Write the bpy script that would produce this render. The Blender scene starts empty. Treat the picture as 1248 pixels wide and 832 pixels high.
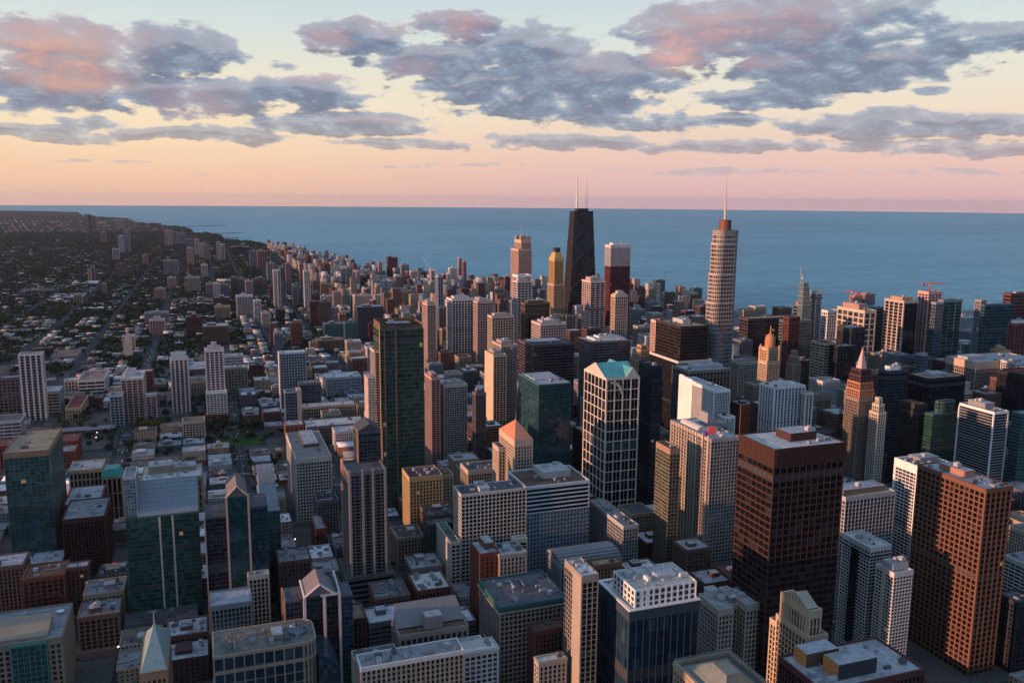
import bpy, math, random, colorsys
import numpy as np
from mathutils import Matrix, Vector

# ------------------------------------------------------------------ camera, sky, sun, exposure
S = bpy.context.scene
R = math.radians
C = S.collection
CZ = 385.0                                   # eye height above the street, metres
FPX, PITCH, HEAD, ROLL = 1050.0, R(9.41), R(19.7), R(0.46)
fw = Vector((math.sin(HEAD)*math.cos(PITCH), math.cos(HEAD)*math.cos(PITCH), -math.sin(PITCH)))
r0 = Vector((math.cos(HEAD), -math.sin(HEAD), 0))
u0 = r0.cross(fw)
rt = r0*math.cos(ROLL) + u0*math.sin(ROLL)
up = rt.cross(fw)
cam_d = bpy.data.cameras.new('camera')
cam = bpy.data.objects.new('camera', cam_d)
C.objects.link(cam)
cam_d.sensor_width = 36.0
cam_d.lens = 36.0*FPX/1248.0
cam_d.clip_start = 1.0
cam_d.clip_end = 200000.0
cam.matrix_world = Matrix(((rt.x, up.x, -fw.x, 0), (rt.y, up.y, -fw.y, 0), (rt.z, up.z, -fw.z, CZ), (0, 0, 0, 1)))
S.camera = cam
S.view_settings.view_transform = 'Standard'
S.view_settings.look = 'None'
S.view_settings.gamma = 1.0
S.view_settings.use_curve_mapping = False
S.view_settings.exposure = EXPOSURE = 0.70
S.cycles.max_bounces = 5
S.cycles.diffuse_bounces = 2
S.cycles.glossy_bounces = 2
S.cycles.transmission_bounces = 2
S.cycles.volume_bounces = 0

SUN_AZ, SUN_EL = 267.0, 5.0                   # compass bearing of the sun and its height
sl = bpy.data.lights.new('sun', 'SUN')
sun = bpy.data.objects.new('sun', sl)
C.objects.link(sun)
sl.energy = 4.1
sl.angle = R(0.5)
sl.color = (1.0, 0.53, 0.34)
sd = Vector((math.sin(R(SUN_AZ))*math.cos(R(SUN_EL)), math.cos(R(SUN_AZ))*math.cos(R(SUN_EL)), math.sin(R(SUN_EL))))
sun.rotation_euler = sd.to_track_quat('Z', 'Y').to_euler()


class NT:
    """small helper for building node trees"""
    def __init__(self, tree):
        self.t = tree
        self.n = tree.nodes
        self.l = tree.links

    def new(self, kind, **kw):
        nd = self.n.new(kind)
        for k, v in kw.items():
            setattr(nd, k, v)
        return nd

    def put(self, sock, v):
        if hasattr(v, 'node'):
            self.l.new(v, sock)
        elif v is not None:
            sock.default_value = v

    def m(self, op, a, b=None, c=None, clamp=False):
        nd = self.new('ShaderNodeMath', operation=op, use_clamp=clamp)
        for i, v in enumerate((a, b, c)):
            if v is not None:
                self.put(nd.inputs[i], v)
        return nd.outputs[0]

    def v(self, op, a, b=None, c=None):
        nd = self.new('ShaderNodeVectorMath', operation=op)
        for i, x in enumerate((a, b, c)):
            if x is not None:
                self.put(nd.inputs[i], x)
        return nd.outputs['Value'] if op in ('LENGTH', 'DOT_PRODUCT') else nd.outputs[0]

    def mr(self, x, a, b, c=0.0, d=1.0, smooth=True):
        nd = self.new('ShaderNodeMapRange', interpolation_type='SMOOTHSTEP' if smooth else 'LINEAR')
        for i, q in enumerate((x, a, b, c, d)):
            self.put(nd.inputs[i], q)
        return nd.outputs[0]

    def mix(self, f, a, b, bt='MIX'):
        nd = self.new('ShaderNodeMix', data_type='RGBA', blend_type=bt)
        self.put(nd.inputs[0], f)
        self.put(nd.inputs[6], a)
        self.put(nd.inputs[7], b)
        return nd.outputs[2]

    def noise(self, vec, scale, detail=4.0, rough=0.55, dim='3D', w=None):
        nd = self.new('ShaderNodeTexNoise', noise_dimensions=dim)
        if vec is not None:
            self.l.new(vec, nd.inputs['Vector'])
        nd.inputs['Scale'].default_value = scale
        nd.inputs['Detail'].default_value = detail
        nd.inputs['Roughness'].default_value = rough
        return nd.outputs['Fac'], nd.outputs['Color']

    def ramp(self, f, stops, interp='LINEAR'):
        nd = self.new('ShaderNodeValToRGB')
        nd.color_ramp.interpolation = interp
        e = nd.color_ramp.elements
        while len(e) < len(stops):
            e.new(0.5)
        for i, (p, c) in enumerate(stops):
            e[i].position = p
            e[i].color = tuple(c) + (1,) if len(c) == 3 else c
        self.put(nd.inputs[0], f)
        return nd.outputs[0]

    def sep(self, vec):
        nd = self.new('ShaderNodeSeparateXYZ')
        self.l.new(vec, nd.inputs[0])
        return nd.outputs

    def comb(self, x, y, z):
        nd = self.new('ShaderNodeCombineXYZ')
        for i, q in enumerate((x, y, z)):
            self.put(nd.inputs[i], q)
        return nd.outputs[0]


def srgb(r, g, b):
    f = lambda c: (c/255/12.92) if c <= 10 else ((c/255+0.055)/1.055)**2.4
    return (f(r), f(g), f(b))


def px_azel(u, v):
    """compass bearing minus heading, and elevation, in degrees, of a sky spot"""
    d = fw*FPX + rt*(u-624) - up*(v-416)
    return math.degrees(math.atan2(d.x, d.y)) - math.degrees(HEAD), math.degrees(math.asin(d.z/d.length))


def make_world():
    w = bpy.data.worlds.new('World')
    S.world = w
    w.use_nodes = True
    w.node_tree.nodes.clear()
    k = NT(w.node_tree)
    out = k.new('ShaderNodeOutputWorld')
    bg = k.new('ShaderNodeBackground')
    bg.inputs['Strength'].default_value = 0.1
    k.l.new(bg.outputs[0], out.inputs[0])
    sky = k.new('ShaderNodeTexSky', sky_type='NISHITA', sun_disc=False)
    sky.sun_elevation = R(SUN_EL)
    sky.sun_rotation = R(SUN_AZ)
    sky.altitude = 300
    tc = k.new('ShaderNodeTexCoord')
    d = k.v('NORMALIZE', tc.outputs['Generated'])
    x, y, z = k.sep(d)
    xr = k.m('SUBTRACT', k.m('MULTIPLY', x, math.cos(HEAD)), k.m('MULTIPLY', y, math.sin(HEAD)))
    yr = k.m('ADD', k.m('MULTIPLY', x, math.sin(HEAD)), k.m('MULTIPLY', y, math.cos(HEAD)))
    az = k.m('MULTIPLY', k.m('ARCTAN2', xr, yr), 57.2958)
    el = k.m('MULTIPLY', k.m('ARCSINE', z), 57.2958)
    # clear evening sky: peach at the horizon (pinker to the east), cream, then pale blue
    t = k.mr(el, -1.0, 20.0, smooth=False)
    left = k.ramp(t, [(0.02, srgb(236, 186, 168)), (0.12, srgb(247, 204, 172)), (0.21, srgb(252, 222, 186)), (0.32, srgb(248, 232, 204)),
                      (0.42, srgb(234, 230, 212)), (0.54, srgb(215, 226, 224)), (0.68, srgb(196, 214, 222))])
    right = k.ramp(t, [(0.02, srgb(218, 178, 180)), (0.12, srgb(232, 190, 186)), (0.20, srgb(238, 204, 188)), (0.31, srgb(242, 224, 202)),
                       (0.42, srgb(234, 230, 214)), (0.54, srgb(216, 226, 224)), (0.68, srgb(198, 214, 222))])
    clear = k.mix(k.mr(az, -26.0, 12.0), left, right)
    # cloud field in bearing / elevation, warped by noise
    ae = k.comb(az, el, 0.0)
    st = k.comb(k.m('MULTIPLY', az, 0.42), el, 0.0)
    wn = k.noise(st, 0.50, 4.0, 0.55)[1]
    warp = k.v('MULTIPLY', k.v('SUBTRACT', wn, (0.5, 0.5, 0.5)), (4.2, 1.5, 0.0))
    p = k.v('ADD', ae, warp)
    clouds = [  # centre u, v, half width, half height in photo pixels, weight
        (75, 68, 115, 46, 1.0), (215, 60, 76, 30, 1.0), (60, 105, 150, 24, .9), (230, 112, 130, 24, .95), (370, 112, 95, 21, 1.0), (230, 130, 70, 18, .7),
        (30, 130, 60, 12, .7), (100, 148, 55, 11, .8), (60, 162, 100, 10, .9), (250, 163, 125, 11, 1.0), (420, 150, 130, 17, 1.0), (500, 176, 90, 9, .9),
        (345, 82, 26, 10, .6), (430, 46, 75, 24, 1.0), (560, 30, 62, 22, .95), (520, 72, 90, 24, 1.0), (640, 62, 90, 34, 1.0), (600, 105, 110, 25, 1.0),
        (730, 92, 115, 34, 1.0), (680, 130, 150, 20, .95), (850, 40, 105, 42, 1.0), (960, 30, 150, 48, 1.0), (1030, 80, 150, 30, 1.0), (1110, 20, 70, 30, .8),
        (1190, 48, 90, 20, .9), (930, 118, 110, 18, .9), (1050, 100, 100, 16, .9), (760, 146, 90, 13, .8), (880, 150, 90, 11, .85), (1090, 150, 140, 17, 1.0),
        (1200, 148, 90, 15, .9), (700, 172, 140, 11, .9), (880, 180, 140, 9, .9), (1050, 175, 150, 9, .8), (1180, 182, 110, 9, .9), (620, 172, 60, 8, .7),
        (1128, 112, 22, 7, .8), (960, 210, 300, 5, .7), (520, 203, 180, 3.0, .6), (130, 195, 120, 2.2, .5), (1200, 208, 110, 4, .7), (300, 214, 90, 2, .4)]
    acc = acc2 = None
    for (u, v, hw, hh, wt) in clouds:
        a0, e0 = px_azel(u, v)
        sx, sy = hw*0.0528*1.02, hh*0.0545*1.04
        q = k.v('MULTIPLY_ADD', p, (1/sx, 1/sy, 0.0), (-a0/sx, -e0/sy, 0.0))
        g = k.mr(k.v('LENGTH', q), 1.28, 0.40, 0.0, wt)
        acc = g if acc is None else k.m('MAXIMUM', acc, g)
        if hh >= 9:
            q2 = k.v('ADD', q, (0.0, 0.42, 0.0))
            g2 = k.mr(k.v('LENGTH', q2), 1.28, 0.40, 0.0, wt)
            acc2 = g2 if acc2 is None else k.m('MAXIMUM', acc2, g2)
    fb = k.noise(st, 1.25, 6.0, 0.55)[0]
    fbs = k.noise(k.v('ADD', st, (-0.10, 0.22, 0.0)), 1.25, 6.0, 0.55)[0]
    fb2 = k.noise(st, 0.35, 3.0, 0.5)[0]
    # elsewhere round the horizon and overhead: broken cloud of the same kind
    outside = k.m('MAXIMUM', k.m('MAXIMUM', k.mr(az, 33.0, 42.0), k.mr(az, -33.0, -42.0)), k.mr(el, 15.0, 21.0))
    dome = k.noise(k.v('MULTIPLY', d, (1.0, 1.0, 3.0)), 2.2, 5.0, 0.6)[0]
    acc = k.m('MAXIMUM', acc, k.m('MULTIPLY', outside, k.mr(dome, 0.36, 0.60, 0.0, 0.9)))
    dens = k.m('ADD', acc, k.m('MULTIPLY', k.m('SUBTRACT', fb, 0.5), 2.1))
    cover = k.mr(dens, 0.36, 0.68)
    thick = k.mr(dens, 0.42, 1.15)
    # cloud colour: pale rim, blue grey body, mauve thick base
    body = k.ramp(thick, [(0.0, srgb(216, 212, 208)), (0.2, srgb(172, 182, 196)), (0.5, srgb(140, 156, 180)), (0.8, srgb(122, 138, 164)), (1.0, srgb(112, 124, 152))])
    relief = k.m('SUBTRACT', fb, fbs)                 # light from above and the left on the billows
    basey = k.m('SUBTRACT', acc2, acc)               # undersides
    body = k.mix(k.mr(relief, 0.03, 0.24, 0.0, 0.42), body, (*srgb(204, 204, 212), 1))
    body = k.mix(k.mr(relief, -0.03, -0.24, 0.0, 0.45), body, (*srgb(100, 118, 148), 1))
    body = k.mix(k.mr(basey, 0.03, 0.36, 0.0, 0.75), body, (*srgb(100, 110, 138), 1))
    body = k.mix(k.mr(basey, -0.03, -0.36, 0.0, 0.45), body, (*srgb(198, 196, 204), 1))
    for (u, v, hw, hh, col, amt) in [(65, 70, 95, 40, (240, 176, 150), .62), (110, 45, 100, 14, (206, 166, 166), .45), (240, 125, 60, 26, (196, 158, 166), .5),
                                     (470, 20, 60, 20, (208, 172, 174), .55), (400, 50, 40, 14, (214, 172, 170), .6), (560, 32, 36, 24, (206, 160, 164), .65), (500, 82, 40, 16, (196, 158, 166), .5), (860, 35, 95, 36, (212, 168, 166), .62),
                                     (820, 64, 40, 24, (230, 174, 166), .85), (980, 24, 70, 30, (196, 158, 164), .55), (375, 92, 60, 8, (226, 186, 186), .7), (940, 76, 50, 12, (196, 158, 166), .6),
                                     (720, 80, 60, 20, (176, 164, 176), .5), (90, 100, 80, 10, (224, 168, 150), .6), (470, 147, 60, 6, (214, 180, 180), .5)]:
        a0, e0 = px_azel(u, v)
        sx, sy = hw*0.0528*.95, hh*0.0545*.95
        q = k.v('MULTIPLY_ADD', p, (1/sx, 1/sy, 0.0), (-a0/sx, -e0/sy, 0.0))
        f = k.mr(k.v('LENGTH', q), 1.25, 0.2, 0.0, amt)
        f = k.m('MULTIPLY', f, k.mr(k.m('ADD', k.m('MULTIPLY', relief, 0.5), fb), 0.32, 0.66, 0.45, 1.0))
        body = k.mix(f, body, (*srgb(*col), 1))
    # far low clouds fade into the glow
    body = k.mix(k.mr(el, 6.0, 1.5, 0.0, 0.45), body, clear)
    # unseen sky overhead and behind the viewer: tinted blue as cool fill light
    body = k.mix(outside, body, (0.235, 0.36, 0.545, 1))
    clear = k.mix(outside, clear, (0.32, 0.49, 0.78, 1))
    allc = k.mix(k.m('MULTIPLY', cover, k.mr(el, -0.5, 2.5, 0.0, 0.94)), clear, body)
    low = k.mix(k.mr(el, -1.5, -4.0), allc, (0.05, 0.06, 0.07, 1))
    scaled = k.v('SCALE', low)
    scaled.node.inputs['Scale'].default_value = 6.05
    tot = k.v('ADD', scaled, k.v('MULTIPLY', sky.outputs[0], (0.03, 0.03, 0.03)))
    k.l.new(tot, bg.inputs['Color'])
    w.cycles.sampling_method = 'MANUAL'
    w.cycles.sample_map_resolution = 1024


make_world()

# ------------------------------------------------------------------ pixel geometry of the survey
EYE = Vector((0, 0, CZ))


def at(u, v, z):
    """the point at height z that shows at photo pixel (u, v)"""
    d = fw*FPX + rt*(u-624) - up*(v-416)
    return EYE + d*((z-CZ)/d.z)


def at_dist(u, v, dist):
    d = fw*FPX + rt*(u-624) - up*(v-416)
    return EYE + d*(dist/math.hypot(d.x, d.y))


def reach(p, d, u):
    """how far to go from p along d until the point shows at column u"""
    q = Vector(p) - EYE
    k = (u-624)/FPX
    return (k*q.dot(fw)-q.dot(rt))/(d.dot(rt)-k*d.dot(fw))


def project(p):
    q = Vector(p) - EYE
    z = q.dot(fw)
    return 624+FPX*q.dot(rt)/z, 416-FPX*q.dot(up)/z, z


# ------------------------------------------------------------------ meshes
class MB:
    def __init__(self):
        self.v, self.f = [], []

    def box(self, x0, x1, y0, y1, z0, z1):
        b = len(self.v)
        self.v += [(x0, y0, z0), (x1, y0, z0), (x1, y1, z0), (x0, y1, z0), (x0, y0, z1), (x1, y0, z1), (x1, y1, z1), (x0, y1, z1)]
        self.f += [(b, b+3, b+2, b+1), (b+4, b+5, b+6, b+7), (b, b+1, b+5, b+4), (b+1, b+2, b+6, b+5), (b+2, b+3, b+7, b+6), (b+3, b, b+4, b+7)]
        return self

    def obox(self, o, a, n, l0, l1, d0, d1, z0, z1):
        """box along direction a and outward normal n from origin o"""
        b = len(self.v)
        for z in (z0, z1):
            for (l, d) in ((l0, d1), (l1, d1), (l1, d0), (l0, d0)):
                self.v.append((o[0]+a[0]*l+n[0]*d, o[1]+a[1]*l+n[1]*d, z))
        self.f += [(b, b+3, b+2, b+1), (b+4, b+5, b+6, b+7), (b, b+1, b+5, b+4), (b+1, b+2, b+6, b+5), (b+2, b+3, b+7, b+6), (b+3, b, b+4, b+7)]
        return self

    def prism(self, poly, z0, z1, top=None, cap=True):
        top = top or poly
        n, b = len(poly), len(self.v)
        zt = z1 if hasattr(z1, '__len__') else [z1]*n
        self.v += [(x, y, z0) for x, y in poly] + [(top[i][0], top[i][1], zt[i]) for i in range(n)]
        for i in range(n):
            j = (i+1) % n
            self.f.append((b+i, b+j, b+n+j, b+n+i))
        if cap:
            self.f.append(tuple(b+n+i for i in range(n)))
            self.f.append(tuple(b+n-1-i for i in range(n)))
        return self

    def ring(self, po, pi, z0, z1):
        n, b = len(po), len(self.v)
        self.v += [(x, y, z0) for x, y in po] + [(x, y, z1) for x, y in po] + [(x, y, z1) for x, y in pi] + [(x, y, z0) for x, y in pi]
        for i in range(n):
            j = (i+1) % n
            self.f += [(b+i, b+j, b+n+j, b+n+i), (b+n+i, b+n+j, b+2*n+j, b+2*n+i), (b+2*n+i, b+2*n+j, b+3*n+j, b+3*n+i), (b+3*n+i, b+3*n+j, b+j, b+i)]
        return self

    def cone(self, poly, z0, apex):
        n, b = len(poly), len(self.v)
        self.v += [(x, y, z0) for x, y in poly] + [tuple(apex)]
        for i in range(n):
            self.f.append((b+i, b+(i+1) % n, b+n))
        self.f.append(tuple(b+n-1-i for i in range(n)))
        return self

    def tube(self, p, q, r, r2=None, n=8):
        p, q = Vector(p), Vector(q)
        r2 = r if r2 is None else r2
        d = (q-p).normalized()
        a = d.cross(Vector((0, 0, 1)) if abs(d.z) < .9 else Vector((1, 0, 0))).normalized()
        c = d.cross(a)
        b = len(self.v)
        for (o, rr) in ((p, r), (q, r2)):
            for i in range(n):
                t = 2*math.pi*i/n
                self.v.append(tuple(o + a*(rr*math.cos(t)) + c*(rr*math.sin(t))))
        for i in range(n):
            j = (i+1) % n
            self.f.append((b+i, b+j, b+n+j, b+n+i))
        self.f.append(tuple(b+n+i for i in range(n)))
        self.f.append(tuple(b+n-1-i for i in range(n)))
        return self

    def lathe(self, prof, n=24, cx=0.0, cy=0.0):
        b = len(self.v)
        for (r, z) in prof:
            for i in range(n):
                t = 2*math.pi*i/n
                self.v.append((cx+r*math.cos(t), cy+r*math.sin(t), z))
        for k in range(len(prof)-1):
            for i in range(n):
                j = (i+1) % n
                self.f.append((b+k*n+i, b+k*n+j, b+(k+1)*n+j, b+(k+1)*n+i))
        self.f.append(tuple(b+(len(prof)-1)*n+i for i in range(n)))
        return self

    def mesh(self, name, mat):
        me = bpy.data.meshes.new(name)
        me.from_pydata(self.v, [], self.f)
        if mat:
            me.materials.append(mat)
        return me

    def build(self, name, mat, parent=None, label=None):
        o = bpy.data.objects.new(name, self.mesh(name, mat))
        C.objects.link(o)
        if parent:
            o.parent = parent
        if label:
            o['label'] = label
        return o


def area(poly):
    return 0.5*sum(poly[i][0]*poly[(i+1) % len(poly)][1]-poly[(i+1) % len(poly)][0]*poly[i][1] for i in range(len(poly)))


def offs(poly, d):
    """offset a counter-clockwise convex polygon outward"""
    n, out = len(poly), []
    for i in range(n):
        p0, p1, p2 = poly[i-1], poly[i], poly[(i+1) % n]
        e1 = Vector((p1[0]-p0[0], p1[1]-p0[1])).normalized()
        e2 = Vector((p2[0]-p1[0], p2[1]-p1[1])).normalized()
        n1, n2 = Vector((e1.y, -e1.x)), Vector((e2.y, -e2.x))
        b = n1+n2
        s = d/max(0.25, b.dot(n1))
        out.append((p1[0]+b.x*s, p1[1]+b.y*s))
    return out


def rect(x0, x1, y0, y1):
    return [(x0, y0), (x1, y0), (x1, y1), (x0, y1)]


# ------------------------------------------------------------------ materials
_M = {}


def principled(name):
    m = bpy.data.materials.new(name)
    m.use_nodes = True
    k = NT(m.node_tree)
    return m, k, k.n['Principled BSDF']


def wall(col, rough=0.85, metal=0.0, var=0.22):
    key = ('w', tuple(round(c, 3) for c in col), rough, metal, var)
    if key in _M:
        return _M[key]
    m, k, b = principled('wall')
    tc = k.new('ShaderNodeTexCoord').outputs['Object']
    g = k.noise(k.v('MULTIPLY', tc, (1, 1, 0.12)), 0.35, 5.0, 0.65)[0]
    h = k.noise(tc, 0.045, 3.0, 0.6)[0]
    oi = k.new('ShaderNodeObjectInfo').outputs['Random']
    s = k.m('ADD', k.m('MULTIPLY', k.m('SUBTRACT', g, 0.5), var*2), k.m('MULTIPLY', k.m('SUBTRACT', h, 0.5), var*2))
    s = k.m('ADD', k.m('ADD', s, 1.0), k.m('MULTIPLY', k.m('SUBTRACT', oi, 0.5), 0.10))
    c = k.v('SCALE', (col[0], col[1], col[2]))
    k.l.new(s, c.node.inputs['Scale'])
    k.l.new(c, b.inputs['Base Color'])
    b.inputs['Roughness'].default_value = rough
    b.inputs['Metallic'].default_value = metal
    b.inputs['Specular IOR Level'].default_value = 0.25
    _M[key] = m
    return m


def glass(col, bay=3.0, fh=3.9, lit=0.0, pale=0.12, spec=0.7, rough=0.05):
    key = ('g', tuple(round(c, 3) for c in col), round(bay, 1), round(fh, 1), lit, pale, spec, rough)
    if key in _M:
        return _M[key]
    m, k, b = principled('window_glass')
    tc = k.new('ShaderNodeTexCoord').outputs['Object']
    q = k.v('FLOOR', k.v('MULTIPLY_ADD', tc, (1/bay, 1/bay, 1/fh), (0.37, 0.37, 0.11)))
    oi = k.new('ShaderNodeObjectInfo').outputs['Random']
    q = k.v('ADD', q, k.comb(k.m('MULTIPLY', oi, 91.0), 0.0, 0.0))
    wn = k.new('ShaderNodeTexWhiteNoise', noise_dimensions='3D')
    k.l.new(q, wn.inputs['Vector'])
    r = wn.outputs['Value']
    dark = tuple(c*0.62 for c in col)
    midc = tuple(c*1.2 for c in col)
    palec = tuple(min(0.5, c*1.45+0.016) for c in col)
    c = k.ramp(r, [(0.0, dark), (0.45, col), (1-pale-0.02, midc), (1-pale+0.02, palec), (1.0, palec)])
    k.l.new(c, b.inputs['Base Color'])
    k.l.new(k.m('ADD', k.m('MULTIPLY', wn.outputs['Value'], 0.16), rough), b.inputs['Roughness'])
    b.inputs['Specular IOR Level'].default_value = spec
    # panes are never quite in one plane
    nm = k.v('NORMALIZE', k.v('ADD', k.new('ShaderNodeNewGeometry').outputs['Normal'], k.v('MULTIPLY', k.v('SUBTRACT', wn.outputs['Color'], (.5, .5, .5)), (.05, .05, .03))))
    k.l.new(nm, b.inputs['Normal'])
    if lit > 0:
        e = k.m('GREATER_THAN', k.sep(wn.outputs['Color'])[1], 1-lit)
        b.inputs['Emission Color'].default_value = (1.0, 0.62, 0.25, 1)
        k.l.new(k.m('MULTIPLY', e, 0.13), b.inputs['Emission Strength'])
    _M[key] = m
    return m


def roofing(col):
    key = ('r', tuple(round(c, 3) for c in col))
    if key in _M:
        return _M[key]
    m, k, b = principled('roofing')
    tc = k.new('ShaderNodeTexCoord').outputs['Object']
    g = k.noise(tc, 0.22, 6.0, 0.75)[0]
    h = k.noise(k.v('ADD', tc, (71.0, 13.0, 5.0)), 1.4, 3.0, 0.6)[0]
    s = k.m('ADD', k.mr(g, 0.3, 0.7, 0.74, 1.2), k.m('MULTIPLY', k.m('SUBTRACT', h, 0.5), 0.45))
    c = k.v('SCALE', (col[0], col[1], col[2]))
    k.l.new(s, c.node.inputs['Scale'])
    k.l.new(c, b.inputs['Base Color'])
    b.inputs['Roughness'].default_value = 0.95
    b.inputs['Specular IOR Level'].default_value = 0.15
    bt = k.new('ShaderNodeTexBrick')
    k.l.new(tc, bt.inputs['Vector'])
    for nm_, v_ in (('Scale', 1.0), ('Mortar Size', .09), ('Brick Width', 11.0), ('Row Height', 3.2)):
        bt.inputs[nm_].default_value = v_
    sp_ = k.noise(k.v('ADD', tc, (9.0, 33.0, 0.0)), .05, 3.0, .55)[0]
    c2 = k.v('SCALE', c)
    k.l.new(k.m('MULTIPLY', k.m('SUBTRACT', 1.0, k.m('MULTIPLY', bt.outputs['Fac'], .30)), k.mr(sp_, .54, .62, 1.0, .70)), c2.node.inputs['Scale'])
    k.l.new(c2, b.inputs['Base Color'])
    _M[key] = m
    return m


def glow(col, s):
    key = ('e', col, s)
    if key not in _M:
        m, k, b = principled('lamp_glow')
        b.inputs['Base Color'].default_value = (0.1, 0.1, 0.1, 1)
        b.inputs['Emission Color'].default_value = (*col, 1)
        b.inputs['Emission Strength'].default_value = s
        _M[key] = m
    return _M[key]


def punched(col, wx=3.4, wz=3.6, frac=0.5):
    """masonry with small window openings, for low buildings far below"""
    key = ('p', tuple(round(c, 3) for c in col), wx, wz, frac)
    if key in _M:
        return _M[key]
    m, k, b = principled('masonry')
    tc = k.new('ShaderNodeTexCoord').outputs['Object']
    x, y, z = k.sep(tc)
    a = k.m('FRACT', k.m('MULTIPLY', k.m('ADD', k.m('ADD', x, y), 500.3), 1/wx))
    c = k.m('FRACT', k.m('MULTIPLY', z, 1/wz))
    w1 = k.m('MULTIPLY', k.m('GREATER_THAN', a, 0.5-frac/2), k.m('LESS_THAN', a, 0.5+frac/2))
    w2 = k.m('MULTIPLY', k.m('GREATER_THAN', c, 0.30), k.m('LESS_THAN', c, 0.78))
    w = k.m('MULTIPLY', w1, w2)
    g = k.noise(tc, 0.25, 4.0, 0.6)[0]
    cc = k.v('SCALE', (col[0], col[1], col[2]))
    k.l.new(k.mr(g, 0.25, 0.75, 0.7, 1.3), cc.node.inputs['Scale'])
    k.l.new(k.mix(w, cc, (0.02, 0.024, 0.03, 1)), b.inputs['Base Color'])
    k.l.new(k.m('SUBTRACT', 0.9, k.m('MULTIPLY', w, 0.75)), b.inputs['Roughness'])
    b.inputs['Specular IOR Level'].default_value = 0.3
    _M[key] = m
    return m


# colour names used below (real-world base colours)
K = dict(white=(.70, .68, .64), pale=(.52, .50, .47), cream=(.50, .42, .31), tan=(.34, .26, .17), beige=(.42, .34, .26), pink=(.46, .31, .26), rose=(.38, .22, .19), brick=(.22, .065, .04),
         maroon=(.12, .03, .03), dark=(.035, .035, .04), black=(.016, .016, .018), grey=(.24, .24, .25), lgrey=(.38, .38, .39), dgrey=(.11, .11, .12), brown=(.13, .085, .06), bronze=(.17, .075, .045),
         corten=(.050, .023, .017), orange=(.50, .26, .12), gold=(.44, .30, .12), navy=(.02, .03, .05), teal=(.03, .20, .19), stone=(.36, .31, .25), copper=(.14, .34, .30), steel=(.28, .30, .33))
G = dict(dark=(.012, .014, .017), teal=(.012, .050, .050), green=(.012, .045, .034), blue=(.014, .035, .055), black=(.006, .007, .009), grey=(.035, .042, .05), brown=(.022, .015, .011), sky=(.05, .075, .095), red=(.05, .014, .012))

# facade systems: bay, floor height, pier width, pier depth, floor band height, band depth
ST = dict(grid=(4.6, 3.9, 1.5, .55, 1.5, .40), vert=(3.2, 3.9, 1.15, .75, 1.2, .12), horiz=(9.0, 3.9, .6, .12, 1.9, .45), glass=(3.2, 3.9, .22, .16, .45, .10), balc=(7.0, 3.1, 1.3, .30, .75, 1.25),
          wide=(9.2, 11.7, 1.3, .50, 1.1, .35), stone=(3.4, 3.7, 1.6, .5, 1.3, .32), fins=(2.3, 3.9, .70, .9, .6, .10), mull=(5.0, 7.8, .5, .22, .6, .16), bal2=(5.0, 3.0, 1.8, .45, 1.0, .75))

WIN_CACHE = {}


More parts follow.
